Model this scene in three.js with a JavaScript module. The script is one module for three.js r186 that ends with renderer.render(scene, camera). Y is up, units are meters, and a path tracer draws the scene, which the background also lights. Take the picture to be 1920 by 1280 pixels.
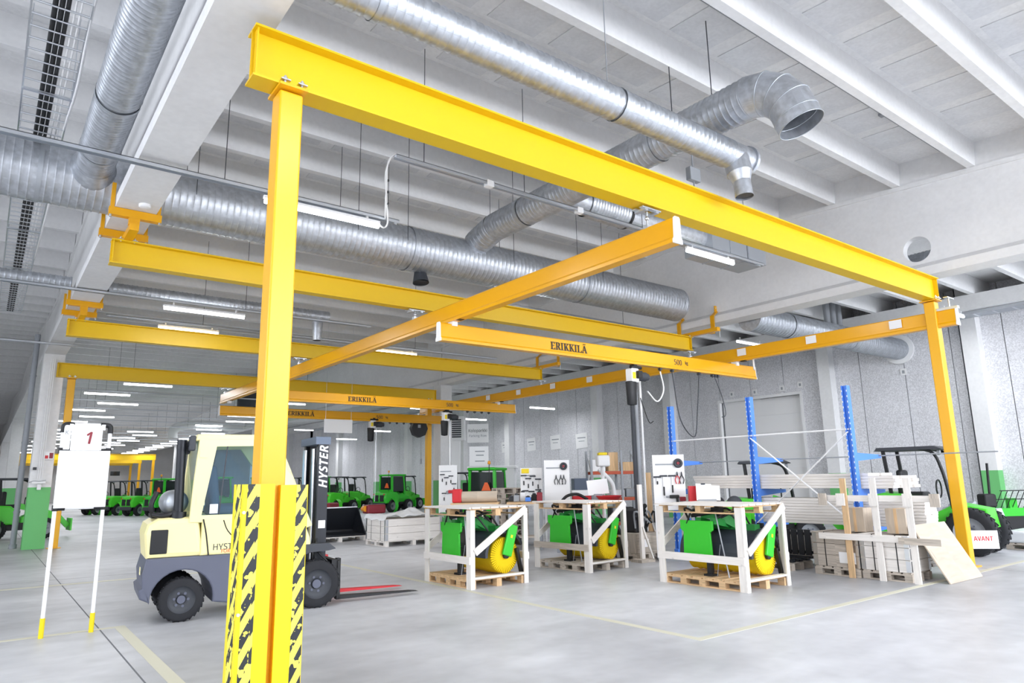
import * as THREE from 'three';
import { RoundedBoxGeometry } from 'three/addons/geometries/RoundedBoxGeometry.js';
import { mergeGeometries } from 'three/addons/utils/BufferGeometryUtils.js';
import { RectAreaLightUniformsLib } from 'three/addons/lights/RectAreaLightUniformsLib.js';
import { FontLoader } from 'three/addons/loaders/FontLoader.js';
import { TextGeometry } from 'three/addons/geometries/TextGeometry.js';

// ---------- camera, light, exposure ----------
const scene = new THREE.Scene();
const camera = new THREE.PerspectiveCamera(52.858, 1.5, 0.1, 300);
camera.rotation.order = 'YXZ';
camera.position.set(0, 1.7, 0);
camera.rotation.set(THREE.MathUtils.degToRad(11.361), THREE.MathUtils.degToRad(-37.368), THREE.MathUtils.degToRad(-1.028));
camera.updateMatrixWorld();
const renderer = new THREE.WebGLRenderer({ antialias: true });
renderer.toneMapping = THREE.LinearToneMapping;
renderer.toneMappingExposure = 1.1;
renderer.shadowMap.enabled = true;
RectAreaLightUniformsLib.init();
scene.background = new THREE.Color(0.8, 0.85, 0.9);
const TUBE_LIGHT = 130, TUBE_GLOW = 12, FILL_WINDOW_LIGHT = 9.5, FILL_WINDOW_GLOW = 3;  // window values feed the added, unseen fill windows

const fontSerif = await new FontLoader().loadAsync('fonts/droid/droid_serif_bold.typeface.json');
const fontSans = await new FontLoader().loadAsync('fonts/droid/droid_sans_bold.typeface.json');
const fontLight = await new FontLoader().loadAsync('fonts/droid/droid_sans_regular.typeface.json');

// ---------- helpers ----------
let seed = 20417;
const rnd = () => { seed |= 0; seed = seed + 0x6D2B79F5 | 0; let t = Math.imul(seed ^ seed >>> 15, 1 | seed); t = t + Math.imul(t ^ t >>> 7, 61 | t) ^ t; return ((t ^ t >>> 14) >>> 0) / 4294967296; };
const rr = (a, b) => a + (b - a) * rnd();
const V = (x, y, z) => new THREE.Vector3(x, y, z);
const FOC = 1287.62;
function ray(px, py) { return V((px - 960) / FOC, -(py - 640) / FOC, -1).applyQuaternion(camera.quaternion); }
function onAx(px, py, ax, v) { const d = ray(px, py), c = camera.position, t = (v - c[ax]) / d[ax]; return d.multiplyScalar(t).add(c); }
const onX = (px, py, v) => onAx(px, py, 'x', v), onY = (px, py, v) => onAx(px, py, 'y', v), onZ = (px, py, v) => onAx(px, py, 'z', v);
const onFloor = (px, py) => onY(px, py, 0);
function at(px, py, depth) { return ray(px, py).multiplyScalar(depth).add(camera.position); }
const used = {};
function numbered(n) { if (used[n] === undefined) { used[n] = 0; return n; } used[n]++; return n + '_' + String(used[n]).padStart(3, '0'); }

function box(w, h, d, x = 0, y = 0, z = 0, rot) { const g = new THREE.BoxGeometry(w, h, d); if (rot) g.applyMatrix4(new THREE.Matrix4().makeRotationFromEuler(new THREE.Euler(rot[0], rot[1], rot[2]))); g.translate(x, y, z); return g; }
function bx(x0, x1, y0, y1, z0, z1) { return box(x1 - x0, y1 - y0, z1 - z0, (x0 + x1) / 2, (y0 + y1) / 2, (z0 + z1) / 2); }
function rbox(w, h, d, r, x = 0, y = 0, z = 0, rot) { const g = new RoundedBoxGeometry(w, h, d, 2, Math.min(r, w / 2.01, h / 2.01, d / 2.01)); if (rot) g.applyMatrix4(new THREE.Matrix4().makeRotationFromEuler(new THREE.Euler(rot[0], rot[1], rot[2]))); g.translate(x, y, z); return g; }
const up = V(0, 1, 0);
function cyl(a, b, r, seg = 12, r2 = r, open = false) { a = V(...a); b = V(...b); const d = b.clone().sub(a), L = d.length(); const g = new THREE.CylinderGeometry(r2, r, L, seg, 1, open); g.applyQuaternion(new THREE.Quaternion().setFromUnitVectors(up, d.normalize())); g.translate((a.x + b.x) / 2, (a.y + b.y) / 2, (a.z + b.z) / 2); return g; }
function bar(a, b, w, h) { a = V(...a); b = V(...b); const d = b.clone().sub(a), L = d.length(); const g = new THREE.BoxGeometry(w, h, L); const m = new THREE.Matrix4().lookAt(a, b, Math.abs(d.y) / L > 0.99 ? V(1, 0, 0) : up); g.applyMatrix4(m); g.translate((a.x + b.x) / 2, (a.y + b.y) / 2, (a.z + b.z) / 2); return g; }
function tube(pts, r, seg = 24, rs = 6) { return new THREE.TubeGeometry(new THREE.CatmullRomCurve3(pts.map(p => V(...p))), seg, r, rs, false); }
function poly(pts, depth, bevel = 0) { const s = new THREE.Shape(pts.map(p => new THREE.Vector2(p[0], p[1]))); return new THREE.ExtrudeGeometry(s, { depth, bevelEnabled: bevel > 0, bevelSize: bevel, bevelThickness: bevel, bevelOffset: -bevel, bevelSegments: 2, curveSegments: 8 }); }
// profile in (z,y), swept along x
function sweepX(pts, x0, x1, bevel = 0) { const g = poly(pts.map(([z, y]) => [-z, y]), x1 - x0, bevel); g.rotateY(Math.PI / 2); g.translate(x0, 0, 0); return g; }
// profile in (x,y), swept along z
function sweepZ(pts, z0, z1, bevel = 0) { const g = poly(pts, z1 - z0, bevel); g.translate(0, 0, z0); return g; }
function lathe(pts, seg = 24) { return new THREE.LatheGeometry(pts.map(p => new THREE.Vector2(p[0], p[1])), seg); }
function sph(r, x, y, z, sx = 1, sy = 1, sz = 1, n = 12) { const g = new THREE.SphereGeometry(r, n, Math.round(n * .7)); g.scale(sx, sy, sz); g.translate(x, y, z); return g; }
function T(g, p, rot, s) { if (s) g.scale(...s); if (rot) g.applyMatrix4(new THREE.Matrix4().makeRotationFromEuler(new THREE.Euler(rot[0], rot[1], rot[2]))); if (p) g.translate(...p); return g; }
function boxUV(g) { const p = g.attributes.position, n = g.attributes.normal, u = new Float32Array(p.count * 2); g.computeBoundingBox(); const sz = g.boundingBox.getSize(V(0, 0, 0)), lx = sz.x >= sz.y && sz.x >= sz.z, lz = !lx && sz.z >= sz.y; for (let i = 0; i < p.count; i++) { const ax = Math.abs(n.getX(i)), ay = Math.abs(n.getY(i)), az = Math.abs(n.getZ(i)); const x = p.getX(i), y = p.getY(i), z = p.getZ(i); if (ay >= ax && ay >= az) { u[2 * i] = lx ? z : x; u[2 * i + 1] = lx ? x : z; } else if (ax >= az) { u[2 * i] = lz ? y : z; u[2 * i + 1] = lz ? z : y; } else { u[2 * i] = lx ? y : x; u[2 * i + 1] = lx ? x : y; } } g.setAttribute('uv', new THREE.BufferAttribute(u, 2)); return g; }
function merge(geos) { geos = (Array.isArray(geos) ? geos.flat(3) : [geos]).map(g => { const q = g.index ? g.toNonIndexed() : g.clone(); for (const k of Object.keys(q.attributes)) if (k !== 'position' && k !== 'normal') q.deleteAttribute(k); q.clearGroups(); return q; }); return geos.length > 1 ? mergeGeometries(geos) : geos[0]; }
function part(name, geos, mat, parent, label) { const m = new THREE.Mesh(boxUV(merge(geos)), mat); m.name = name; m.castShadow = m.receiveShadow = true; parent.add(m); if (label) m.userData.label = label; return m; }
function keepUV(name, g, mat, parent) { const m = new THREE.Mesh(g, mat); m.name = name; m.castShadow = m.receiveShadow = true; parent.add(m); return m; }
function thing(name, label, category, pos = [0, 0, 0], turn = 0, group) { const o = new THREE.Group(); o.name = numbered(name); scene.add(o); o.position.set(...pos); o.rotation.y = turn; o.userData = { label, category }; if (group) o.userData.group = group; return o; }
function struct(name, label) { const o = new THREE.Group(); o.name = numbered(name); scene.add(o); o.userData = { kind: 'structure' }; if (label) o.userData.label = label; return o; }
function dup(root, pos, turn, label, group) { const r = root.clone(); r.name = numbered(root.name.replace(/_\d{3}$/, '')); r.userData = { ...root.userData }; scene.add(r); r.position.set(...pos); r.rotation.y = turn; if (label) r.userData.label = label; if (group) r.userData.group = group; return r; }
function text(str, size, font, depth = 0.004) { const g = new TextGeometry(str, { font, size, depth, curveSegments: 3, bevelEnabled: false }); g.computeBoundingBox(); const b = g.boundingBox; g.translate(-(b.min.x + b.max.x) / 2, -(b.min.y + b.max.y) / 2, 0); return g; }

// ---------- procedural textures ----------
const NG = 64, ng = new Float32Array(NG * NG); for (let i = 0; i < NG * NG; i++) ng[i] = rnd();
function vn(x, y, per) { const xi = Math.floor(x), yi = Math.floor(y); let fx = x - xi, fy = y - yi; fx = fx * fx * (3 - 2 * fx); fy = fy * fy * (3 - 2 * fy); const w = (a) => ((a % per) + per) % per; const q = (a, b) => ng[(w(b) % NG) * NG + w(a) % NG]; return (q(xi, yi) * (1 - fx) + q(xi + 1, yi) * fx) * (1 - fy) + (q(xi, yi + 1) * (1 - fx) + q(xi + 1, yi + 1) * fx) * fy; }
function fbm(u, v, f, oct) { let s = 0, a = .5, t = 0; for (let o = 0; o < oct; o++) { s += a * vn(u * f + o * 17, v * f + o * 29, f); t += a; a *= .5; f *= 2; } return s / t; }
function tex(n, m, fn, srgb = true) { const d = new Uint8Array(n * m * 4); for (let j = 0; j < m; j++) for (let i = 0; i < n; i++) { const c = fn(i / n, j / m), k = (j * n + i) * 4; d[k] = Math.max(0, Math.min(255, c[0] * 255)); d[k + 1] = Math.max(0, Math.min(255, c[1] * 255)); d[k + 2] = Math.max(0, Math.min(255, c[2] * 255)); d[k + 3] = 255; } const t = new THREE.DataTexture(d, n, m); t.wrapS = t.wrapT = THREE.RepeatWrapping; t.magFilter = THREE.LinearFilter; t.minFilter = THREE.LinearMipmapLinearFilter; t.generateMipmaps = true; if (srgb) t.colorSpace = THREE.SRGBColorSpace; t.needsUpdate = true; return t; }
function rep(t, sx, sy = sx) { const c = t.clone(); c.repeat.set(1 / sx, 1 / sy); c.needsUpdate = true; return c; }
const tFloor = rep(tex(1024, 1024, (u, v) => { const a = fbm(u, v, 4, 5), b = fbm(u, v * 3, 12, 4), c = fbm(u + .3, v + .7, 64, 2); let s = .80 + (a - .5) * .27 + (b - .5) * .1 + (c - .5) * .05 - Math.max(0, fbm(u + .5, v, 3, 3) - .52) * .35; return [s * .99, s * .995, s * 1.01]; }), 9);
const tFloorR = rep(tex(512, 512, (u, v) => { const a = fbm(u, v, 6, 5); const s = .42 + (a - .5) * .35; return [s, s, s]; }, false), 7);
const tPebble = rep(tex(512, 512, (u, v) => { const a = fbm(u, v, 64, 2), b = fbm(u, v, 3, 3); let s = .87 + (a - .5) * .22 + (b - .5) * .05; return [s * .985, s * .985, s]; }), 1.7);
const tPaint = rep(tex(512, 512, (u, v) => { const a = fbm(u, v, 4, 5), b = fbm(u, v, 50, 2); const s = .93 + (a - .5) * .06 + (b - .5) * .03; return [s, s, s]; }), 3);
const tSlab = rep(tex(512, 512, (u, v) => { const a = fbm(u, v, 5, 5), b = fbm(u, v * 1, 60, 2); const s = .90 + (a - .5) * .08 + (b - .5) * .05; return [s, s, s]; }), 2.4);
const wood = (base, k, warm) => tex(256, 512, (u, v) => { const g = fbm(u + .08 * fbm(u, v, 4, 2), v * .12, 32, 3), b = fbm(u, v, 4, 3); let s = base + (g - .5) * k + (b - .5) * k * .5; const kn = Math.hypot((u - .3) * 5, (v - .6) * 14); if (kn < .35) s -= .12 * (1 - kn / .35); return [s, s * (1 - warm * .45), s * (1 - warm)]; });
const tWoodWhite = rep(wood(.91, .1, .05), .3, 1.3), tWoodTan = rep(wood(.83, .2, .36), .3, 1.3), tWoodGrey = rep(wood(.74, .22, .12), .3, 1.3), tPly = rep(wood(.76, .1, .17), 1.4, 1.4);
const tMetal = rep(tex(256, 256, (u, v) => { const s = .82 + (fbm(u, v, 9, 3) - .5) * .18; return [s, s, s * 1.01]; }), .5);

// ---------- materials ----------
const std = (c, r = .6, m = 0, o = {}) => new THREE.MeshStandardMaterial({ color: c, roughness: r, metalness: m, ...o });
const M = {
  floor: std(0xf6f6f6, .42, 0, { map: tFloor, roughnessMap: null }),
  white: std(0xf7f7f7, .75, 0, { map: tPaint }), slab: std(0xfafafa, .85, 0, { map: tSlab }), slabTile: std(0xf1f2f4, .9, 0, { map: tSlab }), whitePlain: std(0xf0f0f0, .6), paper: std(0xf7f7f7, .8),
  pebble: std(0xffffff, .9, 0, { map: tPebble }), joint: std(0x6d6f73, .9),
  girder: std(0xe6bd00, .42), post: std(0xefb010, .36), track: std(0xecaa08, .3), guard: std(0xf0d808, .5), tape: null,
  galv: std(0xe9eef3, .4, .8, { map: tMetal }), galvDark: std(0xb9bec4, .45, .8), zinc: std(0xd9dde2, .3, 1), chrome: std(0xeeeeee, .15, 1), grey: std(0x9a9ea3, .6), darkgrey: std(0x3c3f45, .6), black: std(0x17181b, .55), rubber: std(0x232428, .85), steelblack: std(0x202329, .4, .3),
  green: std(0x35c22e, .38), greenLight: std(0x4fd632, .38), greenDark: std(0x1f8a37, .5), greenPaint: std(0x6fbf75, .7), blue: std(0x4f88e4, .45), red: std(0xcf2630, .5), orange: std(0xf2672a, .5), maroon: std(0x8c2633, .5),
  brush: std(0xecca06, .9), brushDark: std(0xa98805, .95), hood: std(0x3a3e48, .4), cream: std(0xf7ecae, .36), lift: std(0x5c6070, .5), glass: new THREE.MeshPhysicalMaterial({ color: 0xdfeef5, roughness: .05, transmission: 1, thickness: 0, ior: 1.45 }), glassDark: std(0x27302f, .08),
  woodW: std(0xffffff, .8, 0, { map: tWoodWhite }), woodT: std(0xffffff, .8, 0, { map: tWoodTan }), woodG: std(0xffffff, .85, 0, { map: tWoodGrey }), ply: std(0xffffff, .7, 0, { map: tPly }),
  marking: std(0xcfccb8, .6), orangeRack: std(0xb9502f, .6), plastic: new THREE.MeshPhysicalMaterial({ color: 0xf4f6f8, roughness: .3, transmission: .25, thickness: 0 }),
  tube: new THREE.MeshStandardMaterial({ color: 0xffffff, emissive: 0xf6faff, emissiveIntensity: TUBE_GLOW }), pane: new THREE.MeshStandardMaterial({ color: 0xffffff, emissive: 0xeef4ff, emissiveIntensity: FILL_WINDOW_GLOW }),
  beacon: std(0xf0a020, .3), yellowSticker: std(0xf0d51c, .5), bluegrey: std(0x5d6a7d, .5), screen: std(0xdfe6ea, .3),
};
// hazard tape: printed diagonal black stripes, partly scuffed away
M.tape = std(0xffffff, .55, 0, { map: rep(tex(128, 1024, (u, v) => { const s = ((v * 8 - u * 1.1) % 1 + 1) % 1; const worn = fbm(u * .077, v, 39, 4) > .635 || fbm(u * .077 + .3, v, 13, 3) > .7; const blk = s < .54 && !worn; return blk ? [.13, .15, .17] : [.985, .92, .36]; }), .13, 1.7) });

// ---------- the hall ----------
const SPAN = 24.8, S0 = 0.2, SLOPE = .063, RIB = 1.42, RIBH = .5;
function ribY(z) { const u = (((S0 - z) % SPAN) + SPAN) % SPAN; return 7.32 + SLOPE * (SPAN / 2 - Math.abs(u - SPAN / 2)); }
const ZF = 9, ZB = -99, XL = -12, XR = 24, BL = 1.385, BR = 15.12;
const floor = struct('floor', 'pale grey power-floated concrete floor with worn yellow lines');
part('slab', [bx(XL - .3, XR + .3, -.3, 0, ZB - .3, ZF + .3)], M.floor, floor);
function line(x0, x1, z0, z1) { part('floor_line', bx(x0, x1, 0, .0025, z0, z1), M.marking, floor, 'worn pale yellow floor line'); }
line(6.22, 6.32, -14.5, -4.97); line(6.32, 23, -5.07, -4.97); line(1.5, 1.62, -10.2, -1); line(-8, 1.5, -10.2, -10.1);
line(-8, 6, -15.2, -15.05);
for (const z of [-2, -16, -30, -44]) part('floor_joint', bx(XL, XR, 0, .0012, z - .006, z + .006), M.joint, floor);
part('floor_joint', bx(1.335, 1.35, 0, .0012, -90, 5), M.joint, floor); part('floor_joint', bx(14.4, 14.412, 0, .0012, -90, 5), M.joint, floor);

// right wall: precast panels with open joints, pilasters, door
const DZ0 = -17.35, DZ1 = -13.8, DH = 4.64;
const wallR = struct('wall_right', 'grey exposed-aggregate concrete panel wall');
{ const sh = new THREE.Shape([[-ZF, 0], [-ZB, 0], [-ZB, 9.2], [-ZF, 9.2]].map(p => new THREE.Vector2(...p))); const h = new THREE.Path([[-DZ1, -.01], [-DZ0, -.01], [-DZ0, DH], [-DZ1, DH]].map(p => new THREE.Vector2(...p))); 
  const g = merge([bx(XR + .12, XR + .4, 0, 9.2, DZ1, ZF), bx(XR + .12, XR + .4, 0, 9.2, ZB, DZ0), bx(XR + .12, XR + .4, DH, 9.2, DZ0, DZ1)]); part('wall_core', g, M.joint, wallR);
  for (let z = ZF - .05; z > -62; z -= 1.46) { const z1 = z - .012, z0 = Math.max(z - 1.46 + .012, ZB); let a = [bx(XR, XR + .12, 0, 9, z0, z1)]; if (z0 < DZ1 && z1 > DZ0) { a = [bx(XR, XR + .12, DH + .06, 9, z0, z1)]; if (z0 < DZ0) a.push(bx(XR, XR + .12, 0, DH + .06, z0, DZ0 - .08)); if (z1 > DZ1) a.push(bx(XR, XR + .12, 0, DH + .06, DZ1 + .08, z1)); } part('wall_panel', a, M.pebble, wallR); }
  part('wall_panel', bx(XR, XR + .12, 0, 9, ZB, -62), M.pebble, wallR); }
const door = struct('door_1', 'large pale grey lifting door in a light frame'); 
for (let i = 0; i < 7; i++) part('door_panel', bx(XR + .22, XR + .28, i * .663 + .0015, (i + 1) * .663 - .0015, DZ0, DZ1), M.whitePlain, door);
part('door_frame', [bx(XR - .03, XR + .22, 0, DH + .1, DZ0 - .1, DZ0), bx(XR - .03, XR + .22, 0, DH + .1, DZ1, DZ1 + .1), bx(XR - .03, XR + .22, DH, DH + .1, DZ0, DZ1)], M.whitePlain, door);
for (const z of [-.8, -7.9, -12.6, -19.85, -24.4, -31.6, -36.3, -43.5, -48.2, -55.4, -60.1, -67.3, -72]) { const p = struct('wall_column', 'white square concrete wall column with green painted foot'); part('shaft', bx(23.62, XR, 1.72, 8.2, z - .22, z + .22), M.white, p); part('painted_base', bx(23.62, XR, 0, 1.72, z - .22, z + .22), M.greenPaint, p, 'green painted foot'); part('downpipe', cyl([23.9, 0, z - .32], [23.9, 7.4, z - .32], .03, 8), M.darkgrey, p); }
const wallB = struct('wall_back', 'white far end wall'); part('wall_core', bx(XL, XR, 0, 9.2, ZB - .3, ZB), M.white, wallB);
const wallL = struct('wall_left', 'white side wall'); part('wall_core', bx(XL - .3, XL, 0, 9.2, ZB, ZF), M.white, wallL);
const wallF = struct('wall_front', 'white wall with an added high strip window');
const WX0 = 3, WX1 = 23, WY0 = 3.6, WY1 = 7.0;
part('wall_core', [bx(XL, WX0, 0, 9.2, ZF, ZF + .3), bx(WX1, XR, 0, 9.2, ZF, ZF + .3), bx(WX0, WX1, 0, WY0, ZF, ZF + .3), bx(WX0, WX1, WY1, 9.2, ZF, ZF + .3)], M.white, wallF);
const fillWin = struct('window_1', 'long bright strip window added for frontal light'); part('pane', bx(WX0, WX1, WY0, WY1, ZF + .12, ZF + .14), M.pane, fillWin); part('window_frame', Array.from({ length: 11 }, (_, i) => bx(WX0 + i * 2 - .04, WX0 + i * 2 + .04, WY0, WY1, ZF + .04, ZF + .1)), M.darkgrey, fillWin);  // unseen window, added to stand in for frontal light from behind the viewer
{ const l = new THREE.RectAreaLight(0xf2f6ff, FILL_WINDOW_LIGHT, WX1 - WX0, WY1 - WY0); l.position.set((WX0 + WX1) / 2, (WY0 + WY1) / 2, ZF - .02); fillWin.add(l); }

const fillWin2 = struct('window_2', 'strip window added in the side wall as fill light'); part('pane', bx(XL + .01, XL + .03, 3, 6, -16, 6), M.pane, fillWin2); part('window_frame', Array.from({ length: 12 }, (_, i) => bx(XL + .03, XL + .09, 3, 6, -16 + i * 2 - .04, -16 + i * 2 + .04)), M.darkgrey, fillWin2);  // added out of view to brighten faces turned to the left
{ const l = new THREE.RectAreaLight(0xf2f6ff, 4, 22, 3); l.position.set(XL + .12, 4.5, -5); l.rotation.y = -Math.PI / 2; fillWin2.add(l); }

// roof: ribbed slabs on gabled concrete beams
const ceiling = struct('ceiling', 'white painted ribbed concrete roof');
for (let k = -1; k < 4; k++) for (const half of [0, 1]) { let za = S0 - k * SPAN - half * SPAN / 2, zb = za - SPAN / 2; za = Math.min(za, ZF + .3); if (za <= zb) continue; const ya = half ? 7.32 + SLOPE * SPAN / 2 - SLOPE * (S0 - k * SPAN - SPAN / 2 - za) : ribY(zb + .0001) - SLOPE * (za - zb), yb = half ? 7.32 : 7.32 + SLOPE * SPAN / 2; part('roof_slab', sweepX([[za, ya + RIBH], [zb, yb + RIBH], [zb, yb + RIBH + .3], [za, ya + RIBH + .3]], XL - .3, XR + .4), M.slab, ceiling); }
{ const prof = [[-.07, 0], [.07, 0], [.11, RIBH + .03], [-.11, RIBH + .03]]; const gs = [[XL, BL - .1], [BL + .1, BR - .09], [BR + .09, XR]].map(([a, b]) => boxUV(merge(sweepX(prof, a, b))));
  for (let k = -6; ; k++) { const z = -4.54 - RIB * k; if (z > ZF - .2) continue; if (z < ZB) break; for (const g of gs) { const m = new THREE.Mesh(g, M.white); m.name = 'rib'; m.position.set(0, g === gs[2] ? 6.84 : ribY(z), z); m.castShadow = m.receiveShadow = true; ceiling.add(m); } }
  part('lower_roof_slab', bx(BR + .09, XR + .1, 7.34, 7.5, ZB, ZF), M.slab, ceiling); const eb = struct('concrete_beam', 'pale concrete edge beam along the top of the pebbled wall'); part('beam', bx(22.75, XR, 6.4, 6.84, ZB, ZF), M.white, eb);
  const tg = boxUV(merge(box(.86, .02, .98)));
  for (let k = -3; k < 7; k++) { const z = -4.54 - RIB * (k + .5), sl = Math.atan(SLOPE) * (((S0 - z + SPAN) % SPAN) < SPAN / 2 ? 1 : -1); for (let x = 2.1; x < 14.7; x += 1.15) { const m = new THREE.Mesh(tg, M.slabTile); m.name = 'ceiling_tile'; m.position.set(x, ribY(z) + RIBH - .004, z); m.rotation.x = sl; m.castShadow = m.receiveShadow = true; ceiling.add(m); } } }
function concreteBeam(name, label, xc, z1, z0, holes) { const o = struct(name, label); const N = 24, pts = [[-z1, 5.75]]; pts.push([-z0, 5.75]); for (let i = 0; i <= N; i++) { const z = z0 + (z1 - z0) * i / N; pts.push([-z, ribY(Math.min(z, z1 - .001)) + RIBH + .05]); } const s = new THREE.Shape(pts.map(p => new THREE.Vector2(...p))); for (const [z, y, r] of holes) { const h = new THREE.Path(); h.absarc(-z, y, r, 0, Math.PI * 2, true); s.holes.push(h); } const g = new THREE.ExtrudeGeometry(s, { depth: .18, bevelEnabled: false, curveSegments: 24 }); g.rotateY(Math.PI / 2); g.translate(xc - .09, 0, 0);
  part('web', g, M.white, o); { const tp = [], bt = []; for (let i = 0; i <= N; i++) { const z = z0 + (z1 - z0) * i / N, y = ribY(Math.min(z, z1 - .001)); tp.push([-z, y - .004]); bt.unshift([-z, y - .1]); } part('top_chord', poly([...bt, ...tp], .26).rotateY(Math.PI / 2).translate(xc - .13, 0, 0), M.white, o); } part('flange', sweepZ([[-.265, 5.62], [.265, 5.62], [.265, 5.8], [.09, 5.92], [-.09, 5.92], [-.265, 5.8]].map(([x, y]) => [xc + x, y]), z0, z1, .012), M.white, o); return o; }
for (let k = -1; k < 4; k++) { const z1 = Math.min(S0 - k * SPAN - .02, ZF), z0 = S0 - (k + 1) * SPAN + .02; concreteBeam('concrete_beam', k ? 'white concrete roof beam in a farther bay' : 'white concrete roof beam over the fork truck side', BL, z1, z0, k ? [] : [[-11.3, 6.12, .46], [-15.9, 5.98, .05]]); concreteBeam('concrete_beam', k ? 'white concrete roof beam in a farther bay on the rack side' : 'white concrete roof beam with a round duct hole', BR, z1, z0, k ? [] : [[-5.73, 6.25, .27]]); }
for (let k = 1; k < 4; k++) for (const x of [BL, BR]) { const z = S0 - k * SPAN - .05, o = struct('concrete_column', 'square white concrete column with green painted foot'); part('shaft', bx(x - .275, x + .265, 1.72, 5.62, z - .3, z + .27), M.white, o); part('painted_base', bx(x - .275, x + .265, 0, 1.72, z - .3, z + .27), M.greenPaint, o, 'green painted foot'); }

// fluorescent light fittings on hanging rails
function inFrame(x, y, z) { const v = V(x, y, z).project(camera); return v.z < 1 && Math.abs(v.x) < 1.12 && Math.abs(v.y) < 1.12; }
camera.updateProjectionMatrix(); camera.aspect = 1.5; camera.updateProjectionMatrix();
function tubeLight(x, y, z, len, label, group) { const o = thing('ceiling_light', label, 'light', [x, y, z], 0, group); part('housing', [rbox(len, .05, .06, .012, 0, .05, 0)], M.whitePlain, o); part('tube', cyl([-len / 2 + .02, -.005, 0], [len / 2 - .02, -.005, 0], .036, 12), M.tube, o); for (const s of [-1, 1]) part('bracket', box(.03, .1, .03, s * len * .38, .1, 0), M.whitePlain, o); const l = new THREE.RectAreaLight(0xf7faff, TUBE_LIGHT, len - .05, .08); l.rotation.x = -Math.PI / 2; l.position.set(0, -.06, 0); o.add(l); return o; }
function lightRail(x0, x1, y, z, label, hang = [], group) { const o = thing('light_rail', label, 'light rail', [0, 0, 0], 0, group); part('channel', [bx(x0, x1, y, y + .05, z - .045, z - .037), bx(x0, x1, y, y + .05, z + .037, z + .045), bx(x0, x1, y + .042, y + .05, z - .045, z + .045)], M.zinc, o); for (const x of hang) part('hanger_wire', cyl([x, y + .03, z], [x, ribY(z) + .05, z], .006, 5), M.darkgrey, o); return o; }
const gNear = 'fluorescent lights over the crane bay', gFar = 'fluorescent lights in the far hall', gSide = 'fluorescent lights along the rack-side aisle', gOff = 'fluorescent lights behind the viewer';
lightRail(-11, 4.6, 5.5, -8.8, 'light rail crossing below the concrete beam near the front post', [-3, -.6, 2.1]);
tubeLight(3.45, 5.4, -8.8, 1.7, 'bright fluorescent light on the rail just behind the front post', gNear);
lightRail(4.05, 12.7, 6.03, -7.86, 'dark light rail ending in a hanging white cable', [4.5, 6.3, 9, 12.2]);
tubeLight(11, 5.93, -7.9, 1.5, 'fluorescent light beside the runway end cap below the duct', gNear);
{ const o = thing('power_cable', 'white cable bundle drooping from the rail end to the light', 'cable'); part('cable', [tube([[4.25, 6.08, -7.86], [4.05, 6.1, -7.9], [4.02, 5.95, -8.05], [4.2, 5.7, -8.4], [4.42, 5.45, -8.8], [4.38, 5.4, -8.82], [4.3, 5.42, -8.8]], .014, 40), tube([[4.2, 6.1, -7.86], [4.02, 6.06, -7.95], [4.1, 5.8, -8.2], [4.36, 5.52, -8.75]], .01, 30)], M.whitePlain, o); for (const t of [.25, .45, .65]) part('tie', sph(.02, 4.02 + .38 * t, 5.97 - .5 * t, -8.0 - .75 * t, 1, 1, 1, 6), M.darkgrey, o); const b = thing('junction_box', 'white junction box on the dark light rail', 'junction box', [5.62, 6.06, -7.86], 0, 'junction boxes on the light rail'); part('case', rbox(.13, .1, .1, .01), M.whitePlain, b); dup(b, [7.45, 6.06, -7.86], 0); }
lightRail(8.2, 14.2, 5.6, -12.2, 'light rail behind the second girder', [9, 13]); tubeLight(9.6, 5.5, -12.2, 1.6, 'fluorescent light showing just above the second girder', gNear);
lightRail(-11, 7.5, 5.55, -15.75, 'light rail beside the thin duct', [-3, 4.4]); tubeLight(3.55, 5.42, -15.75, 1.7, 'fluorescent light hung below the thin spiral duct', gNear);
lightRail(1.9, 13, 5.55, -17.9, 'light rail above the third girder', [4, 10]); tubeLight(3.7, 5.44, -17.95, 1.4, 'fluorescent light touching the top of the third girder', gNear); tubeLight(9.4, 5.44, -17.98, 1.4, 'fluorescent light over the third girder near mid span', gNear);
lightRail(-11, 1.7, 5.5, -22, 'light rail crossing below the concrete beam near the column', [-2]);
for (let k = 0; k < 18; k++) { const z = -29.3 - k * 3.7, sh = (k % 2) * -.9; lightRail(1.8, 14.7, 5.6, z, 'light rail across the far hall', [4.2, 11], 'light rails of the far hall'); for (const x of (k < 7 ? [4.75 + sh, 12.4 + sh] : [4.75 + sh, 9.6 + sh, 13.6])) tubeLight(x, 5.5, z, 1.7, 'fluorescent light in the far hall', gFar); }
for (const [px, py, x] of [[890, 786, 21.5], [1017, 765, 21.8], [570, 806, 20.5], [712, 808, 20.5], [650, 823, 21], [795, 766, 17.6], [600, 826, 22]]) { const p = onX(px, py, x); if (p.y < 8 && p.z > ZB) tubeLight(p.x, p.y, p.z, 1.6, 'fluorescent light hanging along the rack-side aisle', gSide); }
for (const z of [-3.2, 1.2, 5.2]) for (const x of [-8, -3.5, 2.2, 6, 10, 14, 18.5, 22]) { const y = x > BR ? 5.9 : 5.6; if (![-.9, .9].some(d => inFrame(x + d, y, z))) tubeLight(x, y, z, 1.6, 'fluorescent light over the open floor behind the viewer', gOff); }
for (const z of [-10.5, -19, -27, -36, -48]) for (const x of [-4.5, -8.5]) tubeLight(x, 5.6, z, 1.6, 'fluorescent light in the neighbouring bay past the column', 'fluorescent lights in the neighbouring bay');
for (const [x, z] of [[20.4, -13.35], [21.5, -7.5]]) tubeLight(x, 6.1, z, 1.5, 'fluorescent light between the ribs over the rack-side aisle', 'fluorescent lights high over the rack-side aisle');

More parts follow.
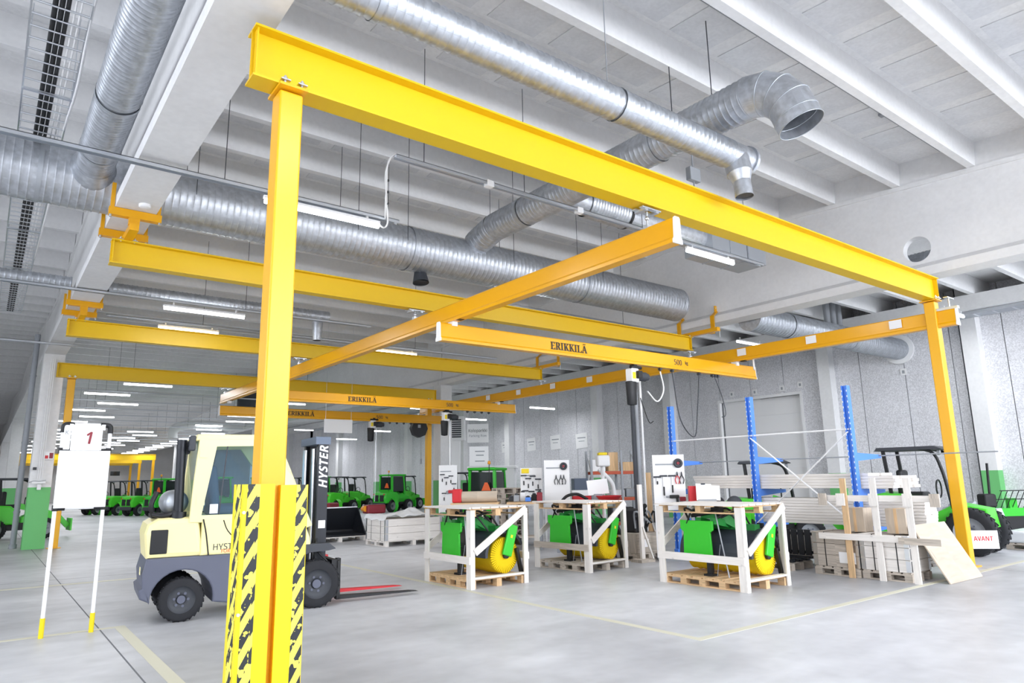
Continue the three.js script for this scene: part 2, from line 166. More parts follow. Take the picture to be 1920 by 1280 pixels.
// ---------- crane system ----------
function iProfile(y0, y1, zc, w = .2, tf = .02, tw = .014) { return [[zc - w / 2, y0], [zc + w / 2, y0], [zc + w / 2, y0 + tf], [zc + tw / 2, y0 + tf], [zc + tw / 2, y1 - tf], [zc + w / 2, y1 - tf], [zc + w / 2, y1], [zc - w / 2, y1], [zc - w / 2, y1 - tf], [zc - tw / 2, y1 - tf], [zc - tw / 2, y0 + tf], [zc - w / 2, y0 + tf]]; }
function girder(label, x0, x1, y0, y1, z, w) { const o = thing('steel_girder', label, 'girder', [(x0 + x1) / 2, y0, z]); const L = (x1 - x0) / 2; part('beam', sweepX(iProfile(0, y1 - y0, 0, w), -L, L), M.girder, o); for (const s of [-1, 1]) part('end_plate', box(.012, y1 - y0 - .03, w - .05, s * (L - .03), (y1 - y0) / 2, 0), M.girder, o); return o; }
const ZA = -5.42, ZBm = -11.3, ZC = -17.45, ZD = -24.3;
const gA = girder('long yellow steel girder carried by the front posts', 1.43, 14.76, 5.0, 5.48, ZA, .22);
const gB = girder('yellow steel girder hung below the big spiral duct', 1.17, 14.55, 4.93, 5.3, ZBm, .2);
const gC = girder('yellow steel girder hung from the concrete beams over the pallets', 1.14, 14.53, 4.93, 5.3, ZC, .2);
const gD = girder('yellow steel girder on the rear posts beside the columns', 1.46, 14.56, 4.93, 5.36, ZD, .2);
function bolt(x, y, z) { return [cyl([x, y - .03, z], [x, y + .05, z], .011, 6), cyl([x, y + .012, z], [x, y + .032, z], .022, 6), box(.08, .012, .06, x, y + .006, z)]; }
function cranePost(label, x, z, h, w) { const o = thing('crane_post', label, 'post', [x, 0, z]); part('column', rbox(w, h - .04, w, .018, 0, (h - .04) / 2, 0), M.post, o); part('base_plate', box(w + .14, .02, w + .14, 0, .011, 0), M.post, o); part('cap_plate', box(w + .04, .024, w + .12, 0, h - .016, 0), M.post, o); for (const sx of [-1, 1]) for (const sz of [-1, 1]) part('clamp_bolt', bolt(sx * w * .36, h + .022, sz * (w / 2 + .03)), M.zinc, o); return o; }
cranePost('yellow box post with the striped guard at its foot', 1.76, ZA, 4.998, .2);
cranePost('yellow box post beside the leaning plywood sheet', 14.5, ZA, 4.998, .2);
cranePost('yellow box post against the green-footed column by the sign stand', 1.86, ZD, 4.928, .2);
cranePost('yellow box post in front of the column behind the crates', 14.22, ZD, 4.928, .2);
// guard around the front post: two steel angles with hazard tape
{ const o = thing('post_guard', 'yellow steel angle guard with worn black hazard tape', 'post guard', [1.76, 0, ZA + .15]); const h = 1.7;
  part('left_angle', [bx(-.225, .0, 0, h, 0, .012), bx(-.225, -.213, 0, h, -.24, 0)], M.guard, o); part('right_angle', [bx(.045, .255, 0, h - .01, 0, .012), bx(.243, .255, 0, h - .01, -.24, 0)], M.guard, o);
  part('inner_web', [bx(-.012, .0, 0, h, -.05, 0), bx(.045, .057, 0, h - .01, -.05, 0)], M.track, o);
  part('hazard_tape', bx(-.2, -.108, 0, h, .0122, .0142), M.tape, o, 'worn black and yellow diagonal tape'); part('hazard_tape', bx(.165, .25, .02, h - .01, .0122, .0142), M.tape, o); part('hazard_tape', bx(-.2272, -.2252, 0, h, -.17, -.04), M.tape, o);
  for (const y of [.12, .8, 1.5]) part('fixing_bolt', [cyl([-.22, y, .012], [-.22, y, .03], .012, 6)], M.zinc, o); }
// hangers of the two middle girders
for (const [zc, nm] of [[ZBm, 'below the big spiral duct'], [ZC, 'over the rear pallets']]) {
  const o = thing('girder_hanger', 'yellow T-shaped hanger strapped under the concrete beam ' + nm, 'hanger', [BL, 5.3, zc]);
  part('long_bar', bx(-.07, .05, 0, .1, -.62, .62), M.track, o); for (const s of [-1, 1]) { part('cross_bar', bx(-.34, .34, .2, .315, s * .52 - .05, s * .52 + .05), M.track, o); part('stub', bx(-.08, .06, .1, .2, s * .52 - .045, s * .52 + .045), M.track, o); for (const q of [-1, 1]) { part('strap', bx(q * .3 - .025, q * .3 + .025, .315, .68, s * .52 - .035, s * .52 + .035), M.track, o); part('nut', [cyl([q * .315, .16, s * .52 + .03], [q * .315, .2, s * .52 + .03], .02, 6)], M.zinc, o); } }
  for (const q of [-.1, .08]) part('clamp_bolt', bolt(q, .0, .085), M.zinc, o);
  const r = thing('girder_hanger', 'yellow strap bracket on the holed concrete beam ' + nm, 'hanger', [14.5, 5.3, zc]);
  part('long_bar', bx(-.06, .06, 0, .1, -.7, .95), M.track, r); for (const s of [-.55, .55]) { part('strap', [bx(.2, .33, .03, .1, s - .06, s + .06), bx(.05, .2, .03, .1, s - .06, s + .06), bx(.31, .33, .03, .52, s - .06, s + .06), bar([.32, .5, s], [.5, .64, s], .12, .02), bar([.5, .62, s], [.505, .8, s], .02, .12)], M.track, r); part('nut', sph(.02, .49, .74, s, 1, 1, 1, 6), M.zinc, r); } part('safety_wire', cyl([.06, .1, .93], [.06, -.15, .93], .008, 5), M.zinc, r); for (const q of [-.05, .06]) part('clamp_bolt', bolt(q, 0, .09), M.zinc, r);
}
// runways and bridges: closed track profile
const TRACK = [[-.075, 0], [.075, 0], [.075, .045], [.058, .075], [.05, .3], [.036, .32], [-.036, .32], [-.05, .3], [-.058, .075], [-.075, .045]];
function hangClamp(o, x, y0, y1, z) { part('runway_hanger', [cyl([x, y0 - .02, z], [x, y1, z], .014, 6), box(.34, .016, .06, x, y1 - .03, z + .06), box(.34, .016, .06, x, y1 - .03, z - .06), box(.05, .03, .18, x - .1, y1 - .05, z), box(.05, .03, .18, x + .1, y1 - .05, z), box(.09, .05, .07, x, y0 + .015, z), sph(.03, x, (y0 + y1) / 2, z, 1, 1, 1, 8)], M.zinc, o); }
function runway(label, x, y, z1, z0, tops) { const o = thing('crane_runway', label, 'crane track', [x, y, 0]); part('track', sweepZ(TRACK, z0, z1), M.track, o); for (const [z, s] of [[z1, 1], [z0, -1]]) part('end_cap', sweepZ(TRACK.map(([a, b]) => [a * 1.08, b * 1.05 - .008]), s > 0 ? z : z - .02, s > 0 ? z + .02 : z), M.whitePlain, o); for (const [z, t] of tops) hangClamp(o, 0, .32, t - y, z); return o; }
runway('yellow runway track with white end cap running under all four girders', 6.3, 4.42, -4.98, -24.7, [[ZA, 5.0], [ZBm, 4.93], [ZC, 4.93], [ZD, 4.93]]);
const rw2 = runway('yellow runway track dotted with pale joint plates above the rack', 14.5, 4.44, -5.0, -25.4, [[ZBm, 4.93], [ZC, 4.93]]);
part('runway_hanger', [box(.1, .05, .5, 0, .34, -5.2), cyl([0, .3, -5.1], [0, .56, -5.1], .014, 6), box(.3, .016, .08, 0, .54, -5.1)], M.zinc, rw2);
for (const [px, py] of [[1678, 603], [1520, 633], [1390, 657], [1272, 672], [1105, 710], [1036, 721], [972, 735], [915, 743]]) { const p = onX(px, py, 14.42); part('joint_plate', box(.012, .17, .24, -.08, .2, p.z), M.whitePlain, rw2); }
function trolley(o, x, y, zoff = 0) { part('trolley', [box(.1, .16, .16, x, y + .02, zoff), box(.07, .03, .42, x, y + .06, zoff)], M.whitePlain, o); part('bumper', cyl([x - .05, y + .07, zoff - .24], [x + .05, y + .07, zoff - .24], .04, 10), M.black, o); part('bumper', box(.1, .09, .12, x, y + .06, zoff + .24), M.black, o); }
function bridge(label, x0, x1, y, z, tPx, kPx, ts) { const o = thing('crane_bridge', label, 'crane bridge', [0, y, z]); part('track', sweepX(TRACK.map(([a, b]) => [a, b]), x0, x1), M.track, o); for (const [x, s] of [[x0, -1], [x1, 1]]) part('end_cap', sweepX(TRACK.map(([a, b]) => [a * 1.08, b * 1.05 - .008]), s < 0 ? x - .02 : x, s < 0 ? x : x + .02), M.whitePlain, o);
  for (const xr of [6.3, 14.5]) trolley(o, xr, 4.4 - y); const tx = onZ(tPx, 700, z + .06).x, kx = onZ(kPx, 700, z + .06).x;
  part('lettering', T(text('ERIKKILÄ', ts, fontSerif), [tx, .19, .0605], [-.03, 0, 0], [.92, 1, 1]), M.black, o, 'black serif lettering'); part('lettering', T(text('500', ts * .8, fontLight), [kx - .1, .165, .0605], [-.03, 0, 0]), M.darkgrey, o, 'small dark lettering 500 kg'); part('lettering', T(text('kg', ts * .5, fontLight), [kx + .2, .165, .0605], [-.03, 0, 0]), M.darkgrey, o); return o; }
const b1 = bridge('yellow crane bridge with black serif lettering over the broom crates', 6.02, 15.25, 4.06, -9.95, 1069, 1278, .15);
const b2 = bridge('yellow crane bridge under the rear of both runways, nearer the front', 6.05, 15.25, 4.06, -19.9, 681, 848, .15);
const b3 = bridge('yellow crane bridge close to the rear girder beside the hanging board', 6.0, 14.6, 3.93, -23.75, 568, 718, .15);
for (const [b, xs] of [[b1, [11.7, 12.1, 13.05, 13.55, 13.65, 13.75]], [b2, [13.2, 13.5, 13.8, 14.1]], [b3, [12.2, 12.5, 12.8, 13.1]]]) for (const x of xs) part('cable_runner', [box(.06, .05, .07, x, -.03, 0), cyl([x, -.08, 0], [x, -.03, 0], .012, 6)], M.darkgrey, b);
part('festoon_cable', tube([[11.7, -.08, 0], [11.75, -.5, .02], [11.55, -.75, 0], [11.25, -.55, 0]], .016, 24), M.whitePlain, b1); part('festoon_cable', [tube([[12.1, -.08, 0], [12.2, -1.2, .1], [12.6, -1.5, .1], [12.9, -.9, 0], [13.05, -.08, 0]], .012, 30)], M.darkgrey, b1); part('festoon_cable', tube([[13.65, -.08, 0], [13.9, -.6, 0], [13.95, -.95, 0], [13.8, -1.0, 0]], .01, 24), M.darkgrey, b1);
part('cable_loop', new THREE.TorusGeometry(.14, .014, 6, 20).rotateY(.5).translate(14.75, .3, .35), M.whitePlain, b1);
// chain hoists hanging below the bridges
function hoist(label, x, z, chainY, chainOff = .12) { const o = thing('chain_hoist', label, 'hoist', [x, 3.96, z], 0); part('hook_block', [box(.1, .14, .12, 0, .03, 0), cyl([-.16, .03, .06], [.16, .03, .06], .035, 10)], M.black, o); part('gearbox', rbox(.22, .3, .2, .03, -.05, -.14, 0), M.whitePlain, o); part('warning_label', box(.09, .14, .004, -.1, -.15, .103), M.yellowSticker, o, 'yellow printed label'); part('motor', [cyl([.06, -.14, 0], [.34, -.14, 0], .1, 16), cyl([.34, -.14, 0], [.42, -.14, 0], .075, 16)], M.darkgrey, o); part('motor_cover', cyl([.42, -.14, 0], [.425, -.14, 0], .06, 14), M.whitePlain, o); part('control_box', rbox(.12, .16, .1, .01, .02, -.13, .13), M.black, o); part('chain_bag', lathe([[.02, -.78], [.12, -.76], [.13, -.5], [.14, -.28], [.12, -.27]], 14).scale(1, 1, .7).translate(-.1, 0, 0), M.black, o); if (chainY) part('chain', cyl([chainOff, chainY - 3.96, 0], [chainOff, -.28, 0], .011, 6), M.zinc, o); return o; }
hoist('chain hoist with black chain bag below the front crane bridge', 10.85, -9.95, 0);
hoist('chain hoist below the middle crane bridge beside the rear post', onZ(838, 782, -19.9).x, -19.9, 1.1);
hoist('chain hoist below the rear crane bridge beside the hanging board', onZ(700, 800, -23.75).x, -23.75, 1.0);
{ const c = onZ(785, 803, -23.9), o = thing('cable_reel', 'black octagonal cable reel hanging beside the rear post', 'cable reel', [c.x, c.y, c.z]); part('drum', cyl([0, 0, -.1], [0, 0, .1], .36, 8), M.black, o); part('rating_plate', box(.12, .12, .006, -.03, .08, .104), M.grey, o); part('bracket', box(.06, .42, .06, 0, .4, 0), M.zinc, o); const p = onZ(788, 850, -23.9); part('pendant', [cyl([.1, -.3, 0], [.12, -1.2, 0], .012, 6), box(.05, .2, .05, .12, -1.28, 0)], M.grey, o); }
{ const a = onZ(608, 785, -23.2), b = onZ(660, 812, -23.2), o = thing('hanging_board', 'blank white board hung on two wires above the fork truck mast', 'board', [(a.x + b.x) / 2, (a.y + b.y) / 2, -23.2]); part('panel', box(b.x - a.x, a.y - b.y, .02), M.paper, o); for (const s of [-1, 1]) part('wire', cyl([s * (b.x - a.x) / 2.2, (a.y - b.y) / 2, 0], [s * (b.x - a.x) / 2.2, ribY(-23.2) + RIBH + .02 - (a.y + b.y) / 2, 0], .006, 5), M.zinc, o); }

// ---------- ventilation ducts ----------
function ductGeo(L, r, pitch = .13, seg = 40) { const p = []; let y = 0; while (y < L - .001) { const e = Math.min(y + pitch, L); p.push([r, y], [r, Math.max(y, e - .03)], [r + .009, Math.max(y, e - .022)], [r + .009, Math.max(y, e - .008)]); y = e; } p.push([r, L]); return lathe(p, seg); }
function duct(a, b, r, pitch) { a = V(...a); b = V(...b); const d = b.clone().sub(a), L = d.length(); const g = ductGeo(L, r, pitch || .1); g.applyQuaternion(new THREE.Quaternion().setFromUnitVectors(up, d.normalize())); g.translate(a.x, a.y, a.z); return g; }
const band = (c, ax, r) => cyl(c.map((v, i) => v - ax[i] * .03), c.map((v, i) => v + ax[i] * .03), r + .016, 40, r + .016, true);
const duct3 = thing('spiral_duct', 'big galvanised spiral duct with closed round end', 'duct'); const D3Y = 6.12, D3Z = -11.3, D3R = .42;
part('pipe', duct([XL, D3Y, D3Z], [14.05, D3Y, D3Z], D3R), M.galv, duct3); for (const x of [.2, 6.1, 10.6]) part('joint_band', band([x, D3Y, D3Z], [1, 0, 0], D3R), M.galvDark, duct3);
part('end_cap', cyl([14.05, D3Y, D3Z], [14.09, D3Y, D3Z], D3R + .012, 40), M.galv, duct3);
{ const c = onY(800, 514, 5.62); const x = c.x; part('outlet_nozzle', [cyl([x, 5.8, D3Z - .1], [x, 5.5, D3Z - .05], .1, 24, .16, true)], M.darkgrey, duct3, 'dark round outlet nozzle'); part('outlet_grille', cyl([x, 5.5, D3Z - .05], [x, 5.51, D3Z - .05], .155, 24), M.black, duct3); }
for (const x of [2.2, 4.9, 5.9, 8.4, 11]) for (const dz of [-.42, .42]) part('hanger_wire', cyl([x, D3Y, D3Z + dz], [x, ribY(D3Z) + .3, D3Z + dz], .006, 5), M.darkgrey, duct3);
// duct from the big one toward the viewer, ending in a segmented elbow
const D2X = 7.55, D2Y = 6.58, D2R = .265, duct2 = thing('spiral_duct', 'galvanised spiral duct ending in a segmented downward elbow', 'duct');
part('pipe', [duct([D2X, D3Y + .3, D3Z + .25], [D2X, D2Y, D3Z + .9], D2R), duct([D2X, D2Y, D3Z + .9], [D2X, D2Y, -4.62], D2R, .09)], M.galv, duct2); for (const z of [-9.4, -6.2]) part('joint_band', band([D2X, D2Y, z], [0, 0, 1], D2R), M.galvDark, duct2);
{ const R = .54, n = 4, pts = []; for (let i = 0; i <= n; i++) { const t = i / n * 1.45; pts.push([D2X + .12 * i / n, D2Y - R * (1 - Math.cos(t)), -4.62 + R * Math.sin(t)]); } const q = V(pts[n][0] - pts[n - 1][0], pts[n][1] - pts[n - 1][1], pts[n][2] - pts[n - 1][2]).normalize(); pts.push([pts[n][0] + q.x * .14, pts[n][1] + q.y * .14, pts[n][2] + q.z * .14]);
  // mitred rings
  const rings = pts.map((p, i) => { const a = V(...(pts[i - 1] || [p[0], p[1], p[2] - 1])), b = V(...(pts[i + 1] || [p[0] + q.x, p[1] + q.y, p[2] + q.z])); const t = b.sub(a).normalize(), s = V(1, 0, 0), u = t.clone().cross(s).normalize(), s2 = u.clone().cross(t).normalize(); return Array.from({ length: 33 }, (_, k) => V(...p).addScaledVector(s2, Math.cos(k / 32 * Math.PI * 2) * D2R * 1.06).addScaledVector(u, Math.sin(k / 32 * Math.PI * 2) * D2R * 1.06)); });
  for (let i = 0; i + 1 < rings.length; i++) { const pos = []; for (let k = 0; k < 32; k++) { const a = rings[i][k], b = rings[i][k + 1], c = rings[i + 1][k], d = rings[i + 1][k + 1]; for (const v of [a, b, c, b, d, c]) pos.push(v.x, v.y, v.z); } const g = new THREE.BufferGeometry(); g.setAttribute('position', new THREE.Float32BufferAttribute(pos, 3)); g.computeVertexNormals(); const nn = []; for (let k = 0; k < 32; k++) { const cA = rings[i].reduce((s, v, j) => j < 32 ? s.add(v) : s, V(0, 0, 0)).multiplyScalar(1 / 32), cB = rings[i + 1].reduce((s, v, j) => j < 32 ? s.add(v) : s, V(0, 0, 0)).multiplyScalar(1 / 32); const A = k2 => rings[i][k2].clone().sub(cA).normalize(), B = k2 => rings[i + 1][k2].clone().sub(cB).normalize(); for (const v of [A(k), A(k + 1), B(k), A(k + 1), B(k + 1), B(k)]) nn.push(v.x, v.y, v.z); } g.setAttribute('normal', new THREE.Float32BufferAttribute(nn, 3)); part('elbow_segment', g, M.galv, duct2); part('elbow_seam', tube(rings[i + 1].slice(0, 32).map(v => [v.x, v.y, v.z]).concat([[rings[i + 1][0].x, rings[i + 1][0].y, rings[i + 1][0].z]]), .007, 48, 5), M.galvDark, duct2); }
  for (const z of [-5.9, -5.2]) part('hanger_wire', cyl([D2X, D2Y, z], [D2X, ribY(z) + .4, z], .008, 5), M.darkgrey, duct2); }
// branch of that duct toward the beam: ribbed collar, silencer, square air box
{ const z = -8.55, y = 6.62, o = thing('branch_duct', 'galvanised branch duct with flexible collar and square air box', 'duct', [0, y, z]); part('pipe', cyl([D2X + .22, 0, 0], [8.3, 0, 0], .23, 36, .23, true), M.galv, o); part('flexible_collar', duct([8.25, 0, 0], [9.25, 0, 0], .25, .07), M.galv, o); part('pipe', cyl([9.3, 0, 0], [10.3, 0, 0], .23, 36, .23, true), M.galv, o); for (const x of [9.28, 10.3, 10.75]) part('joint_band', band([x, 0, 0], [1, 0, 0], .25), M.black, o); part('pipe', cyl([10.3, 0, 0], [11.5, 0, 0], .27, 36, .27, true), M.galv, o); part('air_box', bx(11.5, 13.4, -.36, .36, -.36, .36), M.galvDark, o); for (const x of [12.1, 12.75]) part('box_seam', bx(x - .012, x + .012, -.375, .375, -.375, .375), M.galv, o); }
// slim front duct with a tee outlet
{ const z = -5.08, y = 5.99, o = thing('spiral_duct', 'slim spiral duct above the front girder ending in a tee nozzle', 'duct', [0, y, z]); part('pipe', duct([BL + .32, 0, 0], [7.62, 0, 0], .185, .085), M.galv, o); for (const x of [2.4, 5.5]) part('joint_band', band([x, 0, 0], [1, 0, 0], .185), M.galvDark, o); part('tee_end', [cyl([7.6, 0, 0], [8.02, 0, 0], .19, 32), cyl([8.02, 0, 0], [8.07, 0, 0], .215, 32)], M.galv, o); part('tee_outlet', [cyl([7.78, -.02, .02], [7.78, -.27, .06], .17, 28), cyl([7.78, -.4, .08], [7.78, -.26, .06], .115, 28, .165), cyl([7.78, -.62, .1], [7.78, -.4, .08], .12, 28, .115, true)], M.galv, o); part('outlet_throat', cyl([7.78, -.6, .099], [7.78, -.595, .099], .113, 24), M.darkgrey, o); for (const x of [5.35]) part('hanger_wire', cyl([x, .15, 0], [x, ribY(z) + .3 - y, 0], .006, 5), M.grey, o); }
// duct along the concrete beam joining the big duct in a tee
{ const o = thing('spiral_duct', 'galvanised spiral duct running beside the concrete beam to a pale tee', 'duct', [.82, 6.2, 0]); part('pipe', duct([0, 0, D3Z + .55], [0, 0, ZF - .5], .235, .075), M.galv, o); for (const z of [-5.2, -8.6, -10.2]) part('joint_band', band([0, 0, z], [0, 0, 1], .235), M.galvDark, o); part('tee_collar', cyl([0, -.02, D3Z + .25], [0, 0, D3Z + .58], .33, 32, .25), M.galv, o); }
// thin cross duct with a tee nozzle, farther back
{ const z = -16.2, o = thing('spiral_duct', 'thin spiral duct with a downward nozzle crossing behind the concrete beam', 'duct', [0, 5.79, z]); part('pipe', duct([XL, 0, 0], [BL - .33, 0, 0], .13, .09), M.galv, o); part('pipe', duct([BL + .33, 0, 0], [6.1, 0, 0], .13, .09), M.galv, o); part('tee_end', [cyl([6.08, 0, 0], [6.55, 0, 0], .14, 24)], M.galv, o); part('tee_outlet', [cyl([6.28, -.3, 0], [6.28, 0, 0], .125, 24, .135), cyl([6.28, -.62, 0], [6.28, -.28, 0], .1, 24, .125)], M.galv, o); part('outlet_throat', cyl([6.28, -.625, 0], [6.28, -.62, 0], .1, 24), M.darkgrey, o); }
// rack-side duct into the wall, and pipes under the roof
{ const o = thing('spiral_duct', 'galvanised spiral duct running into the pebbled wall', 'duct', [0, 5.72, -10.1]); part('pipe', duct([BR + .4, 0, 0], [XR - .02, 0, 0], .34, .13), M.galv, o); part('end_cap', cyl([BR + .38, 0, 0], [BR + .41, 0, 0], .345, 32), M.galv, o); part('wall_collar', cyl([XR - .12, 0, 0], [XR - .02, 0, 0], .48, 32), M.whitePlain, o); part('joint_band', band([17.2, 0, 0], [1, 0, 0], .34), M.galvDark, o); part('joint_band', band([20.6, 0, 0], [1, 0, 0], .34), M.galvDark, o); }
{ const o = thing('cable_shelf', 'galvanised cable shelf below the concrete edge beam', 'cable shelf', [23.3, 6.3, 0]); part('shelf', bx(-.3, .3, 0, .02, -60, 3), M.galvDark, o); for (const s of [-.3, .3]) part('side_rail', bx(s - .01, s + .01, 0, .09, -60, 3), M.zinc, o); for (let z = -58; z < 3; z += 2.4) part('hanger_bar', bx(-.32, .32, .09, .1, z - .02, z + .02), M.zinc, o); for (let z = -14; z < 3; z += .5) part('rung', bx(-.28, .28, -.012, -.001, z - .03, z + .03), M.zinc, o);
  for (let i = 0; i < 3; i++) { const q = thing('riser_pipe', 'short grey riser pipe dropping from the ribbed rack-side roof', 'pipe', [21.4 + i * .38, 6.42, -11.1], 0, 'riser pipes under the rack-side roof'); part('pipe', cyl([0, 0, 0], [0, .918, 0], .1, 14), M.grey, q); part('collar', cyl([0, .02, 0], [0, .08, 0], .115, 14), M.grey, q); } }
{ const o = thing('flexible_duct', 'ribbed duct visible through the round hole in the concrete beam', 'duct', [16.2, 6.25, -6.3]); part('pipe', duct([0, -.05, -3], [0, -.05, 3], .3, .08), M.galv, o); }
{ const o = thing('air_outlet', 'bent pipe outlet hanging in the far hall', 'duct'); part('pipe', tube([[10.2, 4.9, -52], [10.2, 5.4, -52], [10.7, 5.75, -52], [14.9, 5.8, -52]], .32, 30, 18), M.whitePlain, o); part('hanger_wire', cyl([12.5, 6.1, -52], [12.5, ribY(-52) + .52, -52], .01, 5), M.darkgrey, o); const b = thing('roof_fan', 'dark round roof fan housing in the far hall', 'fan', [11.9, 6.3, -40]); part('housing', lathe([[0, -.6], [.75, -.6], [.85, -.3], [.85, .9], [0, .9]], 20), M.darkgrey, b); }
// cable ladder left of the concrete beam
{ const o = thing('cable_ladder', 'wire cable ladder with black cables beside the concrete beam', 'cable ladder', [.16, 6.7, 0]); for (const s of [-.25, .25]) part('side_rail', [bx(s * 1.06 - .009, s * 1.06 + .009, -.014, .004, -24, 4), bx(s * 1.06 - .009, s * 1.06 + .009, .068, .084, -24, 4), ...Array.from({ length: 40 }, (_, i) => bx(s * 1.06 - .006, s * 1.06 + .006, 0, .07, -23.8 + i * .7 - .008, -23.8 + i * .7 + .008))], M.zinc, o); for (let z = -24; z < -3; z += .25) part('rung', cyl([-.26, 0, z], [.26, 0, z], .012, 6), M.zinc, o); for (const [x, r] of [[-.06, .026], [0, .026], [.055, .022]]) part('cable', cyl([x, .03, -24], [x, .03, 4], r, 8), M.black, o); for (const x of [.12, .17]) part('cable', cyl([x, .02, -24], [x, .02, 4], .012, 6), M.whitePlain, o); part('cable', [tube([[.27, .0, -3], [.28, -.02, -6], [.27, .0, -8], [.29, -.03, -9.6], [.26, 0, -11], [.29, -.02, -14], [.27, 0, -18]], .016, 60)], M.whitePlain, o); for (const z of [-4, -7.2, -10, -13, -16, -19]) part('hanger_bar', [bx(-.27, .27, -.03, -.012, z - .02, z + .02), cyl([-.26, 0, z], [-.26, 1.2, z], .007, 5), cyl([.26, 0, z], [.26, 1.2, z], .007, 5)], M.zinc, o); }
// small fittings on the concrete
{ const c = onY(272, 384, 5.62), o = thing('smoke_detector', 'round white detector under the concrete beam', 'detector', [c.x, 5.6, c.z]); part('dome', lathe([[0, -.03], [.06, -.028], [.08, -.01], [.08, .02]], 20), M.whitePlain, o); const d = onX(1300, 328, 14.0); const s = thing('control_box', 'grey control box under the roof beside the front girder', 'control box', onZ(1300, 328, -7.38).toArray()); part('case', rbox(.3, .26, .12, .02), M.grey, s); part('conduit', [cyl([0, -.4, 0], [0, ribY(-7.38) - onZ(1300, 328, -7.38).y - .001, 0], .015, 6), cyl([0, -.4, 0], [2.2, -.42, 0], .012, 6)], M.grey, s); }
{ const o = thing('conduit_run', 'thin conduit with a clip along the near roof rib', 'conduit', [0, 0, 0]); for (const z of [-5.0, -3.1]) { const y = ribY(z) + RIBH - .03; part('conduit', cyl([2, y, z], [14.9, y, z], .014, 6), M.grey, o); part('clip', rbox(.12, .05, .08, .01, 12.4, y - .02, z), M.grey, o); } }

// ---------- fork lift truck ----------
function shapeGeo(outer, holes, depth, bevel = 0) { const s = new THREE.Shape(outer.map(p => new THREE.Vector2(...p))); for (const h of holes) s.holes.push(new THREE.Path(h.map(p => new THREE.Vector2(...p)))); return new THREE.ExtrudeGeometry(s, { depth, bevelEnabled: bevel > 0, bevelSize: bevel, bevelThickness: bevel, bevelOffset: -bevel, bevelSegments: 2, curveSegments: 12 }); }
function arc(cx, cy, r, a0, a1, n = 12) { return Array.from({ length: n + 1 }, (_, i) => { const a = a0 + (a1 - a0) * i / n; return [cx + r * Math.cos(a), cy + r * Math.sin(a)]; }); }
function wheel(o, x, y, z, r, w, rimMat, side = 1) { // axis along z
  const k = r * .62; const g = lathe([[k, -w / 2], [r * .86, -w / 2], [r * .97, -w * .4], [r, -w * .25], [r, w * .25], [r * .97, w * .4], [r * .86, w / 2], [k, w / 2]], 36); const t = part('tyre', T(g, [x, y, z], [Math.PI / 2, 0, 0]), M.rubber, o); const lug = []; for (let i = 0; i < 26; i++) { const a = i / 26 * Math.PI * 2; for (const s of [-1, 1]) lug.push(T(box(r * .05, r * .1, w * .34, 0, r * .985, s * w * .2, [0, s * .5, 0]), [0, 0, 0], [0, 0, a])); } const tr = part('tread', T(merge(lug), [x, y, z]), M.rubber, t); tr.userData.kind = 'stuff';
  part('rim', T(lathe([[.02, side * w * .18], [k * .35, side * w * .2], [k * .42, side * w * .3], [k * .6, side * w * .26], [k * .85, side * w * .3], [k, side * w * .44], [k * 1.02, side * w * .5], [k * .96, -side * w * .4]], 28), [x, y, z], [Math.PI / 2, 0, 0]), rimMat, o); part('hub', T(merge([cyl([0, 0, side * w * .2], [0, 0, side * w * .36], k * .3, 14), ...Array.from({ length: 6 }, (_, i) => cyl([k * .5 * Math.cos(i), k * .5 * Math.sin(i), side * w * .2], [k * .5 * Math.cos(i), k * .5 * Math.sin(i), side * w * .31], .018, 6))]), [x, y, z]), M.lift, o); }
